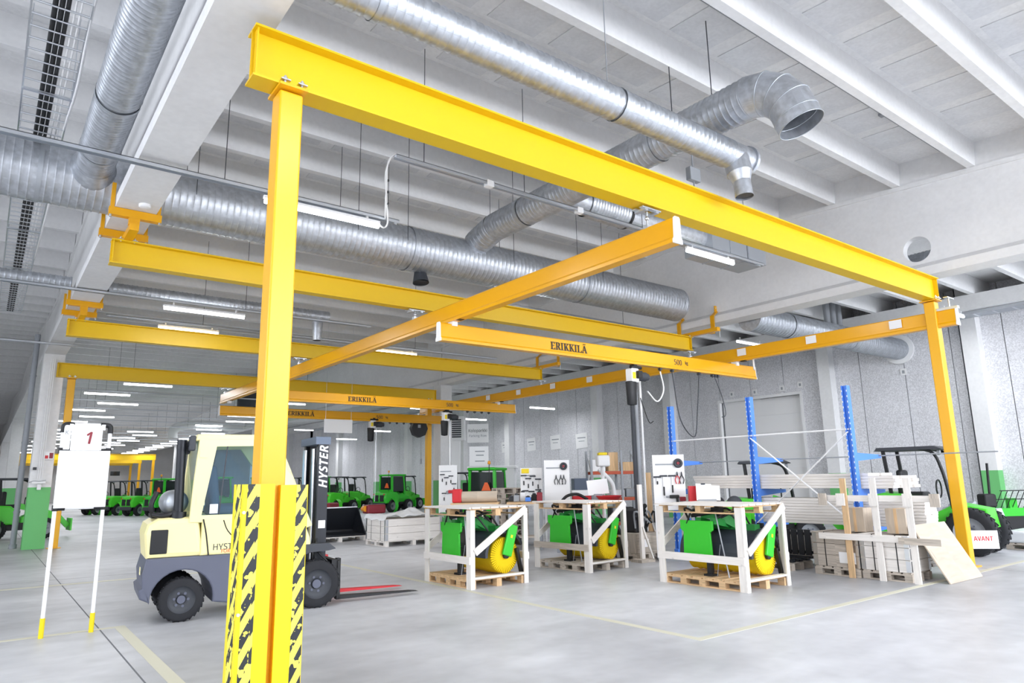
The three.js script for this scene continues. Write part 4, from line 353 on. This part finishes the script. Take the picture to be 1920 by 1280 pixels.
// rows of loaders farther back
const cabA = loader('green cab loader with orange beacon parked facing the wall columns', { cab: 1, beacon: 1 }); put(cabA, 19.4, -37.0, .35);
const canA = put(loader('bright green canopy loader beside the beacon cab loader', { light: 1 }), 17.0, -39.4, .4);
let k7 = 0; for (const [px, py, t, src] of [[15.5, -41.4, .4, canA], [14, -43.4, .4, cabA], [21.6, -39.6, .4, canA], [19.4, -42.2, .4, canA], [17.8, -44.2, .4, cabA]]) { const p = V(px, 0, py); dup(src, [p.x, 0, p.z], t, src === canA ? 'green canopy loader parked in the row behind the mast' : 'green cab loader parked in the row behind the mast', 'loaders in the row behind the mast'); }
for (const [px, py, t, src] of [[10.4, -40, .5, cabA], [9.6, -42.3, .5, cabA], [8.8, -44.6, .5, cabA], [8.0, -46.9, .5, canA], [7.2, -49.2, .5, canA], [6.4, -51.5, .5, canA]]) { const p = V(px, 0, py); dup(src, [p.x, 0, p.z], t, src === canA ? 'green canopy loader in the far row beyond the sign stand' : 'green cab loader in the far row beyond the sign stand', 'loaders in the far row beyond the sign stand'); }
{ const p = at(918, 890, 24); dup(cabA, [p.x, 0, p.z], .6, 'green cab loader with orange beacon behind the first crate'); const q = at(886, 890, 30.5); dup(canA, [q.x, 0, q.z], .5, 'green canopy loader behind the first crate'); }
{ const p = onX(20, 985, .4); const o = dup(canA, [-1.3, 0, -27.4], 2.7, 'green loader partly hidden behind the column pipe'); const q = dup(canA, [1.2, 0, -29.8], .1, 'green loader behind the column and sign stand'); }
{ const p = at(1452, 890, 17.2); dup(canA, [p.x, 0, p.z], -1.0, 'green canopy loader between the blue rack and the lifting door'); }
// green rake and scrap by the wall column
{ const c = at(1900, 955, 17.8), o = thing('green_rake', 'green machine rake with black wire basket by the wall', 'rake', [c.x, 0, c.z], -.55); part('main_bar', bx(-.9, 1.4, .55, .75, -.06, .06), M.green, o); part('hitch', [bx(-.1, .12, .45, 1.0, -.1, .02)], M.green, o); for (let i = 0; i < 12; i++) part('basket_wire', cyl([-.5 + i * .16, .75, 0], [-.5 + i * .16, 1.2, .3], .01, 5), M.black, o); part('basket_rim', [cyl([-.55, 1.2, .3], [1.35, 1.2, .3], .014, 6), cyl([-.55, .98, .15], [1.35, .98, .15], .012, 6)], M.black, o); part('pump', [rbox(.35, .35, .3, .06, -.7, .95, 0), cyl([-.6, 1.1, 0], [-.55, 1.9, 0], .03, 8)], M.black, o); part('support', [bx(-.8, 1.3, 0, .55, -.03, .03)], M.black, o);
  const q = at(1808, 960, 18.8), s = thing('scrap_bundle', 'crumpled grey foil bundle beside the rake', 'bundle', [q.x, .56, q.z]); { const g = new THREE.IcosahedronGeometry(.5, 3), p = g.attributes.position; for (let i = 0; i < p.count; i++) { const f = .7 + .5 * vn(p.getX(i) * 9 + 30, p.getY(i) * 9 + p.getZ(i) * 7 + 30, 64); p.setXYZ(i, p.getX(i) * f * 1.3, Math.max(-.2, p.getY(i) * f * .7), p.getZ(i) * f); } g.computeVertexNormals(); part('bundle', g, M.galvDark, s); } const t = thing('steel_table', 'low grey steel table under the foil bundle', 'table', [q.x, 0, q.z]); part('top', box(1.6, .04, .9, 0, .34, 0), M.whitePlain, t); for (const [a, b] of [[-1, -1], [1, -1], [-1, 1], [1, 1]]) part('leg', box(.05, .32, .05, a * .7, .16, b * .38), M.grey, t);
  const u = at(1862, 985, 16.4), pl = pallet('pallet with grey sheet metal near the far wall', .9, 1.0, M.woodG, undefined, 2); pl.position.set(u.x, 0, u.z); const sh = thing('sheet_metal', 'leaning grey metal sheet on a pallet near the far wall', 'sheet metal', [u.x, .145, u.z], -.4); part('sheet', box(.9, .7, .01, 0, .33, 0, [-.3, 0, 0]), M.galv, sh); const w = at(1945, 1000, 15.2), bag = thing('wrapped_load', 'white wrapped load on a low pallet by the aisle edge', 'load', [w.x, .146, w.z]); part('wrap', rbox(1.2, .26, .9, .08, 0, .13, 0), M.plastic, bag); const p2 = pallet('low pallet under the white wrapped load', 1.1, .9, M.woodG, undefined, 2); p2.position.set(w.x, 0, w.z); }
// collar box with white film, and black bucket on a pallet
{ const b = collarBox('white plank collar box topped with crumpled film', 9.62, -17.75, 1.75, 1.2, 3, M.woodW, M.woodW); const f = thing('plastic_film', 'crumpled white plastic film on the white collar box', 'film', [9.62, .72, -17.75]); const g = new THREE.PlaneGeometry(1.85, 1.3, 36, 26).rotateX(-Math.PI / 2), p = g.attributes.position; for (let i = 0; i < p.count; i++) { const x = p.getX(i), z = p.getZ(i); let y = .015 + .1 * vn(x * 5 + 20, z * 6 + 20, 64) + .16 * Math.exp(-((x - .2) ** 2 + z * z) * 9); if (Math.abs(x) > .88) y -= .25 * (Math.abs(x) - .88) * 8; p.setY(i, y); } g.computeVertexNormals(); part('film', g, M.plastic, f);
  const pl = pallet('pale pallet carrying the black bucket', 1.7, 1.2, M.woodW, undefined, 2); pl.position.set(8.55, 0, -20.2); const o = thing('loader_bucket', 'wide black steel loader bucket on a pallet', 'bucket', [8.55, .146, -20.2]); part('shell', shapeGeo([[.5, 0], [-.45, .02], [-.5, .12], [-.3, .62], [-.22, .8], [-.17, .8], [-.25, .58], [-.4, .14], [-.36, .08], [.5, .05]], [], 1.7).rotateY(-Math.PI / 2).translate(.85, 0, 0), M.steelblack, o); for (const s of [-1, 1]) part('side_cheek', shapeGeo([[.5, 0], [-.45, .02], [-.5, .12], [-.22, .8], [-.1, .78]], [], .03).rotateY(-Math.PI / 2).translate(s * .84 + .015, 0, 0), M.steelblack, o); part('top_edge', box(1.7, .03, .06, 0, .81, -.2), M.zinc, o); const rm = at(702, 935, 24), r = thing('red_implement', 'dark red tiller implement behind the white collar box', 'implement', [rm.x, 0, rm.z]); part('body', rbox(.7, .3, .45, .06, 0, .78, 0), M.maroon, r); part('gear_leg', [rbox(.3, .6, .3, .05, .1, .36, 0)], M.maroon, r); part('end_guard', cyl([-.36, .8, -.1], [-.36, .8, .1], .1, 12), M.beacon, r); part('skid', box(.9, .06, .3, 0, .03, 0), M.black, r); const r2 = at(618, 945, 27), rr2 = dup(r, [r2.x, 0, r2.z], .6, 'dark red tiller implement beside the fork truck mast'); }

// ---------- work benches, tool boards and shelving behind the crates ----------
function toolBoard(label, px, depth, w, h, top, turn) { const c = at(px, 890, depth), o = thing('tool_board', label, 'tool board', [c.x, 0, c.z], turn); part('panel', box(w, h, .03, 0, top - h / 2, 0), M.whitePlain, o); for (const s of [-1, 1]) part('stand_leg', box(.04, top, .04, s * (w / 2 - .02), top / 2, -.035), M.whitePlain, o); part('foot', box(w, .05, .5, 0, .025, -.03), M.grey, o); part('header_strip', box(w * .6, .03, .01, -w * .12, top - .2, .02), M.grey, o); return [o, c, turn]; }
function tool(nm, label, b, x, y, build, group) { const [o, c, turn] = b; const p = V(x, y, .02).applyAxisAngle(up, turn).add(V(c.x, 0, c.z)); const t = thing(nm, label, 'tool', [p.x, p.y, p.z], turn, group); build(t); return t; }
const hammer = h => t => { part('head', rbox(.16, .035, .03, .01, 0, 0, .02), M.darkgrey, t); part('shaft', box(.022, h * .55, .018, .0, -h * .28, .02), M.whitePlain, t); part('grip', rbox(.03, h * .45, .026, .01, 0, -h * .75, .02), M.black, t); };
const pliers = m => t => { part('jaw', [shapeGeo([[-.02, 0], [.02, 0], [.008, .08], [-.008, .08]], [], .015).translate(0, 0, .01)], M.darkgrey, t); for (const s of [-1, 1]) part('handle', tube([[s * .01, 0, .018], [s * .045, -.08, .018], [s * .025, -.17, .018]], .01, 8, 6), m, t); };
const ring = t => { part('coil', new THREE.TorusGeometry(.07, .03, 8, 18).translate(0, 0, .03), M.darkgrey, t); part('hub', cyl([0, 0, .01], [0, 0, .05], .03, 10), M.maroon, t); };
{ const A = toolBoard('white tool board hung with hammers beside the front crate', 1254, 14.6, .66, 1.15, 2.16, -.75), B = toolBoard('white tool board with pliers behind the middle crate', 1044, 18, .66, 1.2, 2.18, -.72), C = toolBoard('white tool board beside the rear yellow post', 840, 22.5, .6, 1.5, 2.2, -.7), D = toolBoard('white tool board crowded with tools between the pallet stack and the plier board', 996, 18.5, .58, 1.0, 2.0, -.72);
  const nA = ' on the hammer board', grp = 'small tools on the boards'; tool('hammer', 'long black-gripped hammer' + nA, A, -.12, 1.72, hammer(.42)); tool('hammer', 'second black-gripped hammer beside the pliers', A, .06, 1.72, hammer(.36)); tool('ear_muffs', 'dark ear muffs on the hammer board corner', A, .2, 1.98, ring); tool('pliers', 'red-handled pliers' + nA, A, .17, 1.72, pliers(M.red)); tool('pliers', 'black-handled pliers' + nA, A, .26, 1.72, pliers(M.black)); tool('hammer', 'small black hammer low' + nA, A, -.25, 1.7, hammer(.16)); tool('drill', 'dark power drill' + nA, A, .08, 1.26, t => { part('body', [rbox(.2, .07, .06, .02, 0, .03, .04), rbox(.05, .14, .05, .015, .06, -.06, .04)], M.black, t); part('chuck', cyl([-.1, .03, .04], [-.17, .03, .04], .02, 8), M.grey, t); }); tool('grinder', 'dark red grinder' + nA, A, .25, 1.24, t => { part('body', rbox(.13, .09, .07, .02, 0, 0, .04), M.maroon, t); part('disc', cyl([-.08, -.02, .03], [-.08, -.02, .05], .05, 12), M.grey, t); });
  for (const [x, y, m] of [[-.02, 1.72, M.black], [.1, 1.72, M.black], [.18, 1.72, M.darkgrey]]) tool('pliers', 'dark pliers on the plier board', B, x, y, pliers(m), grp); tool('ear_muffs', 'dark ring tool on the plier board corner', B, .18, 2.02, ring);
  for (const [x, y] of [[-.2, 1.8], [-.08, 1.72], [.04, 1.78], [.18, 1.7], [-.16, 1.4], [0, 1.38], [.18, 1.42]]) tool('hammer', 'small dark tool hung on the crowded board', D, x, y, hammer(.26), grp); tool('yellow_tag', 'yellow paper tag on the crowded board', D, -.16, 1.92, t => part('tag', box(.2, .12, .004, 0, 0, .008), M.yellowSticker, t)); for (const [x, y] of [[-.18, 1.9], [-.05, 1.8], [.1, 1.85], [.2, 1.6], [-.12, 1.3]]) tool('hammer', 'small dark tool hung on the board by the rear post', C, x, y, hammer(.24), grp); tool('grinder', 'red grinder on the board by the rear post', C, .1, 1.35, t => { part('body', rbox(.16, .1, .08, .02, 0, 0, .04), M.red, t); part('disc', cyl([-.1, -.02, .03], [-.1, -.02, .05], .06, 12), M.grey, t); }); }
function bench(label, px, depth, w, turn) { const c = at(px, 930, depth), o = thing('work_bench', label, 'bench', [c.x, 0, c.z], turn); part('top', box(w, .05, .7, 0, 1.12, 0), M.woodT, o); for (const [a, b] of [[-1, -1], [1, -1], [-1, 1], [1, 1]]) part('leg', box(.06, 1.095, .06, a * (w / 2 - .06), .5475, b * .28), M.grey, o); part('lower_shelf', box(w - .1, .03, .6, 0, .3, 0), M.woodG, o); return [o, c, turn]; }
const onB = (b, x, z, y = 1.1455) => { const [o, c, t] = b; const p = V(x, y, z).applyAxisAngle(up, t).add(V(c.x, 0, c.z)); return [p.x, p.y, p.z]; };
{ const b1_ = bench('wooden work bench behind the middle crate', 1098, 16.6, 1.5, -.72), b2_ = bench('wooden work bench behind the front crate', 1342, 13.9, 1.0, -.75), b3_ = bench('low work bench with pipe roll behind the first crate', 892, 17.5, 1.2, -.7), b4_ = bench('work bench crowded with small parts behind the first crate corner', 985, 17.4, .9, -.72);
  const lid = thing('display_panel', 'white tilted display panel on the middle bench', 'panel', onB(b1_, .3, 0), -.72); part('panel', box(.5, .36, .02, 0, .34, 0, [-.25, 0, .1]), M.paper, lid); part('foot', box(.2, .18, .15, 0, .09, 0), M.grey, lid); const red = thing('red_basin', 'round red basin on the middle bench', 'basin', onB(b1_, .55, .1), 0); part('basin', lathe([[0, 0], [.2, 0], [.3, .12], [.31, .14], [.28, .13], [.18, .02], [0, .02]], 22), M.red, red);
  const vice = thing('bench_tool', 'black arched bench tool on the middle bench', 'tool', onB(b1_, -.25, .05), -.72); part('arch', tube([[-.35, 0, 0], [-.2, .14, 0], [.05, .18, 0], [.3, .05, 0]], .035, 20, 8), M.black, vice); part('base', rbox(.5, .05, .16, .02, 0, .025, 0), M.darkgrey, vice); const redbox = thing('red_box', 'red box standing behind the middle bench', 'box', [at(1090, 925, 18.3).x, 0, at(1090, 925, 18.3).z], -.7); part('carton', rbox(.5, 1.25, .4, .02, 0, .625, 0), M.red, redbox); part('lid', box(.52, .14, .42, 0, 1.32, 0), M.paper, redbox);
  const cb = thing('clipboard_stand', 'white clipboard tilted on the bench behind the front crate', 'clipboard', onB(b2_, -.25, .12), -.75); part('board', box(.3, .34, .01, 0, .24, 0, [-.3, 0, -.05]), M.paper, cb); part('sheet', box(.2, .3, .012, .22, .22, -.02, [-.3, 0, -.05]), M.paper, cb); part('clip', box(.08, .03, .02, 0, .4, -.04), M.darkgrey, cb); part('foot', box(.36, .1, .2, .05, .05, -.04), M.grey, cb); const rf = thing('red_flag_box', 'red box beside the clipboard', 'box', onB(b2_, -.42, -.2), -.75); part('carton', shapeGeo([[-.1, 0], [.06, 0], [.12, .36], [-.1, .36]], [], .2), M.red, rf);
  for (const [x, l] of [[.02, 'black rounded cover on the front bench'], [.36, 'dark grey rounded cover on the front bench']]) { const q = thing('machine_cover', l, 'cover', onB(b2_, x, 0), -.75); part('shell', new THREE.SphereGeometry(.155, 18, 8, 0, Math.PI * 2, 0, Math.PI / 2), x < .2 ? M.black : M.darkgrey, q); part('rim', cyl([0, 0, 0], [0, .02, 0], .16, 18), M.black, q); }
  const roll = thing('paper_roll', 'long beige roll on the bench behind the first crate', 'roll', onB(b3_, .05, 0), -.7); part('roll', cyl([-.4, .14, 0], [.5, .14, 0], .14, 22), M.ply, roll); part('core', cyl([.5, .14, 0], [.51, .14, 0], .05, 12), M.black, roll); const rb = thing('red_container', 'red and white container at the end of the first bench', 'container', onB(b3_, -.47, 0), -.7); part('tub', rbox(.24, .34, .3, .04, 0, .17, 0), M.red, rb); part('label', box(.245, .1, .2, 0, .1, 0), M.paper, rb);
  for (let i = 0; i < 6; i++) { const q = thing('parts_bin', 'small parts bin on the crowded bench', 'bin', onB(b4_, -.36 + i * .145, (i % 2) * .26 - .13), -.72, 'parts bins on the crowded bench'); part('bin', rbox(.14, .1 + (i % 3) * .06, .16, .015, 0, .06 + (i % 3) * .03, 0), [M.darkgrey, M.grey, M.whitePlain, M.blue, M.black, M.maroon][i], q); part('content', sph(.05, 0, .12 + (i % 3) * .06, 0, 1, .7, 1, 8), M.darkgrey, q); }
  const stack = at(955, 920, 20.2); for (let i = 0; i < 10; i++) { const p = pallet('worn pallet in the tall stack behind the first crate', .8, .9, M.woodG, 'pallets in the tall stack', 2); p.position.set(stack.x, i * .1465, stack.z); p.rotation.y = -.3 + (i % 3) * .03; } }
// shelving with orange beams
{ const c = at(1148, 890, 20.5), o = thing('storage_shelf', 'grey steel shelving with orange beams against the pebbled wall', 'shelf', [c.x, 0, c.z], -.55); for (const x of [-.7, .7, .2]) for (const z of [-.35, .35]) part('upright', bx(x - .03, x + .03, 0, 2.5, z - .03, z + .03), M.grey, o); for (const y of [.4, 1.1, 1.85]) { for (const z of [-.35, .35]) part('beam', bx(-.7, .7, y - .05, y + .04, z - .02, z + .02), M.orangeRack, o); part('deck', bx(-.69, .69, y + .03, y + .045, -.36, .36), M.woodG, o); } for (const x of [-.7, .7]) for (let i = 0; i < 4; i++) part('lattice_brace', bar([x, .2 + i * .55, i % 2 ? .33 : -.33], [x, .75 + i * .55, i % 2 ? -.33 : .33], .02, .02), M.grey, o);
  const sh = (x, y, z) => { const p = V(x, y, z).applyAxisAngle(up, -.55).add(V(c.x, 0, c.z)); return [p.x, p.y, p.z]; }; let i = 0; for (const [x, y, w, h, m, l] of [[-.45, 1.896, .4, .34, M.paper, 'white carton at the end of the top shelf'], [.0, 1.896, .3, .55, M.woodT, 'tall tan carton on the top shelf'], [.46, 1.896, .36, .26, M.woodT, 'wide tan carton on the top shelf'], [-.45, 1.146, .24, .3, M.whitePlain, 'white drum on the middle shelf'], [.1, 1.146, .4, .2, M.whitePlain, 'white tub on the middle shelf'], [.5, 1.146, .3, .24, M.grey, 'grey bin on the middle shelf'], [.2, .446, .7, .4, M.black, 'black crate on the lowest shelf']]) { const q = thing('carton', l, 'box', sh(x, y, 0), -.55); part('body', rbox(w, h, .4, .015, 0, h / 2, 0), m, q); part('tape', box(w * .3, .004, .402, 0, h, 0), M.ply, q); i++; }
  const cab = thing('grey_cabinet', 'grey cabinet beside the orange-beamed shelving', 'cabinet', [at(1086, 890, 20.2).x, 0, at(1086, 890, 20.2).z], -.55); part('body', rbox(.42, 1.7, .45, .02, 0, .85, 0), M.bluegrey, cab); part('door', box(.38, 1.6, .02, 0, .85, .235), M.bluegrey, cab); const ex = thing('extraction_arm', 'white bent extraction pipe beside the shelving', 'pipe', [at(1140, 890, 19.2).x, 0, at(1140, 890, 19.2).z], -.6); part('pipe', tube([[.15, 0, 0], [.15, 1.2, 0], [.1, 1.55, 0], [-.25, 1.95, 0]], .06, 30, 12), M.whitePlain, ex); part('foot', cyl([.15, 0, 0], [.15, .04, 0], .2, 18), M.grey, ex);
  const pr = thing('bench_press', 'white drill press head with yellow cap beside the shelving', 'machine', [at(1130, 890, 18.6).x, 0, at(1130, 890, 18.6).z], -.6); part('column', cyl([0, .02, 0], [0, 2.2, 0], .05, 14), M.whitePlain, pr); part('base', rbox(.5, .05, .4, .02, 0, .025, 0), M.grey, pr); part('head', rbox(.34, .3, .4, .05, 0, 2.15, .08), M.whitePlain, pr); part('cap', rbox(.24, .08, .26, .03, 0, 2.34, .05), M.yellowSticker, pr); part('table', cyl([0, 1.3, .1], [0, 1.33, .1], .2, 18), M.grey, pr); part('spindle', cyl([0, 1.75, .18], [0, 2.02, .18], .035, 10), M.whitePlain, pr); }
// conduits below the front hoist, timber props
{ const c = at(1192, 890, 16.4), o = thing('pipe_stand', 'tall dark pipe mast standing between the crates', 'mast', [c.x, 0, c.z]); part('pipe', cyl([0, .03, 0], [0, 4.0, 0], .05, 14), M.darkgrey, o); part('pipe', cyl([.12, .03, 0], [.12, 4.0, 0], .06, 14), M.grey, o); part('pipe', cyl([.26, .03, .05], [.26, 4.2, .05], .03, 10), M.whitePlain, o); part('base', box(.7, .03, .5, .12, .015, 0), M.darkgrey, o); part('cable', [tube([[.2, 3.6, .1], [.5, 3.0, .1], [.62, 3.05, .1]], .01, 16)], M.black, o);
  for (const [px, d, h, w, m, l] of [[1198, 14.4, 1.55, .1, M.woodW, 'white timber prop standing beside the hammer board'], [1216, 15.6, 1.8, .12, M.woodT, 'tan timber prop standing beside the hammer board']]) { const q = at(px, 900, d), t = thing('timber_prop', l, 'timber', [q.x, 0, q.z]); part('board', box(w, h, .05, 0, h / 2, 0), m, t); part('foot', box(.4, .06, .3, 0, .03, 0), M.woodG, t); part('brace', bar([0, .7, .03], [.2, .06, .1], .05, .03), M.woodW, t); } const q = at(1205, 1010, 13.2), pb = pallet('worn pallet with label between the two rear crates', .8, .8, M.woodG, undefined, 2); const fl = onFloor(1205, 1052); pb.position.set(fl.x + .3, 0, fl.z - .45); const bxs = thing('parts_crate', 'grey wooden parts crate with paper label on a pallet', 'crate', [fl.x + .3, .146, fl.z - .45]); part('body', rbox(.74, .4, .74, .01, 0, .2, 0), M.woodG, bxs); part('paper_label', box(.2, .16, .004, -.1, .2, .373), M.paper, bxs); part('machine_core', [rbox(.4, .5, .4, .05, 0, .64, 0), cyl([-.2, .7, .2], [.25, .95, .1], .05, 8)], M.black, bxs); for (let i = 0; i < 4; i++) part('hose', tube([[-.2 + i * .12, .5, .2], [-.3 + i * .2, .85, .3], [.1 + i * .05, .6, .35]], .02, 14), i % 2 ? M.black : M.grey, bxs); }
// notices and fittings on the wall, hall signs
{ for (const [px, py, w, h] of [[947, 838, .7, .6], [996, 833, .75, .7], [1041, 829, .8, .75], [1090, 826, .85, .75]]) { const p = onX(px, py, XR - .03); const o = thing('wall_notice', 'white paper notice taped to the pebbled wall', 'notice', [p.x + .015, p.y, p.z], -Math.PI / 2, 'paper notices on the pebbled wall'); part('sheet', box(w, h, .006, 0, 0, 0, [0, 0, .06]), M.paper, o); part('text_line', [box(w * .7, .05, .002, 0, h * .2, .0045)], M.grey, o); part('text_line', [box(w * .5, .03, .002, 0, -.02, .0045)], M.grey, o); }
  for (const [px, py] of [[1372, 739], [1415, 735], [1466, 728], [1500, 721], [1694, 697]]) { const p = onX(px, py, XR - .02), o = thing('wall_bracket', 'small pale square fitting on the wall above the door', 'fitting', [p.x, p.y, p.z], -Math.PI / 2, 'small square fittings above the door'); part('plate', box(.2, .22, .02), M.whitePlain, o); part('hole', box(.08, .1, .004, 0, 0, .012), M.grey, o); }
  const a = onX(896, 812, 20), s = thing('hanging_sign', 'white hanging sign lettered Parking Row', 'sign', [a.x, a.y, a.z], -.75); part('board', box(1.1, .95, .02), M.paper, s); part('lettering', T(text('Koloparkki', .15, fontLight, .003), [0, .12, .0105]), M.darkgrey, s); part('lettering', T(text('Parking Row', .12, fontLight, .003), [0, -.14, .0105]), M.grey, s); for (const q of [-.5, .5]) part('wire', cyl([q, .47, 0], [q, ribY(a.z) + RIBH + .02 - a.y, 0], .008, 5), M.whitePlain, s); 
  const b = onX(850, 803, 18.6), v = thing('louvre_unit', 'white louvred air unit on the rear column', 'air unit', [b.x, b.y, b.z], -.75); part('case', rbox(1.1, 1.2, .5, .03, 0, 0, -.26), M.whitePlain, v); for (let i = 0; i < 9; i++) part('louvre', box(.8, .06, .03, 0, -.42 + i * .105, .005, [.5, 0, 0]), M.darkgrey, v); part('stand', bx(-.3, .3, -b.y, -.6, -.4, -.1), M.whitePlain, v);
  const n = onX(898, 855, 20.4), nb = thing('notice_board', 'white notice board below the parking sign', 'notice board', [n.x, n.y, n.z], -.75); part('board', box(1.0, 1.0, .03), M.paper, nb); part('text_line', box(.5, .05, .004, .05, .25, .017), M.grey, nb); part('text_line', box(.4, .05, .004, .05, .05, .017), M.grey, nb); part('text_line', box(.5, .05, .004, .05, -.25, .017), M.grey, nb); part('post', [bx(-.45, -.4, -n.y, .5, -.06, -.02)], M.grey, nb); part('post', bx(.4, .45, -n.y, .5, -.06, -.02), M.grey, nb);
  const e = onX(925, 880, 20.2), bo = thing('site_booth', 'low white booth with flat roof behind the cab loader', 'booth', [e.x, 0, e.z], -.75); part('walls', bx(-1.1, 1.1, 0, 2.25, -.6, .6), M.whitePlain, bo); part('roof', rbox(2.4, .12, 1.4, .03, 0, 2.31, 0), M.paper, bo); }
// far end of the hall
{ for (const [z, y] of [[-82, 4.4], [-90, 4.3], [-96, 4.2]]) { const o = thing('far_girder', 'yellow crane girder far down the hall, ' + ({ '-82': 'closest of three', '-90': 'middle of three', '-96': 'by the end wall' })[z], 'girder', [8.2, y, z]); part('beam', sweepX(iProfile(0, .6, 0, .3), -6.4, 6.4), M.girder, o); for (const s of [-1, 1]) part('post', bx(s * 6.2 - .12, s * 6.2 + .12, -y, 0, -.12, .12), M.post, o); }
  for (let i = 0; i < 4; i++) { const o = thing('hall_window', 'dark small window in the far end wall', 'window', [6 + i * 2.4, 3.3, ZB + .02], 0, 'windows of the far end wall'); part('frame', box(1.2, .7, .03), M.whitePlain, o); part('pane', box(1.05, .55, .01, 0, 0, .012), M.glassDark, o); } 
  // pallet racking in the neighbouring bay
  const o = thing('pallet_racking', 'tall white pallet racking past the grey pipe', 'racking', [-3.2, 0, -33], .1); for (const x of [-2.5, 0, 2.5]) for (const z of [-.5, .5]) part('upright', bx(x - .06, x + .06, 0, 5.6, z - .05, z + .05), M.whitePlain, o); for (const y of [1.5, 2.9, 4.3]) for (const z of [-.5, .5]) part('beam', bx(-2.5, 2.5, y - .07, y + .07, z - .03, z + .03), M.whitePlain, o); for (const x of [-2.5, 0, 2.5]) for (let i = 0; i < 6; i++) part('lattice_brace', bar([x, .3 + i * .85, i % 2 ? .48 : -.48], [x, 1.15 + i * .85, i % 2 ? -.48 : .48], .03, .03), M.whitePlain, o); let n = 0; for (const y of [1.58, 2.98, 4.38]) for (const x of [-1.8, -.6, .7, 1.9]) { const p = V(x, y, 0).applyAxisAngle(up, .1).add(V(-3.2, 0, -33)), q = thing('stored_load', 'beige load stored on the white pallet racking', 'load', [p.x, p.y, p.z], .1, 'loads on the white pallet racking'); const h = .5 + (n * 37 % 5) * .1; part('carton', rbox(.95, h, .8, .02, 0, h / 2 + .002, 0), [M.ply, M.woodW, M.darkgrey, M.whitePlain][n % 4], q); part('wrap_band', box(.96, .06, .81, 0, h * .6, 0), M.woodG, q); n++; } }

renderer.render(scene, camera);
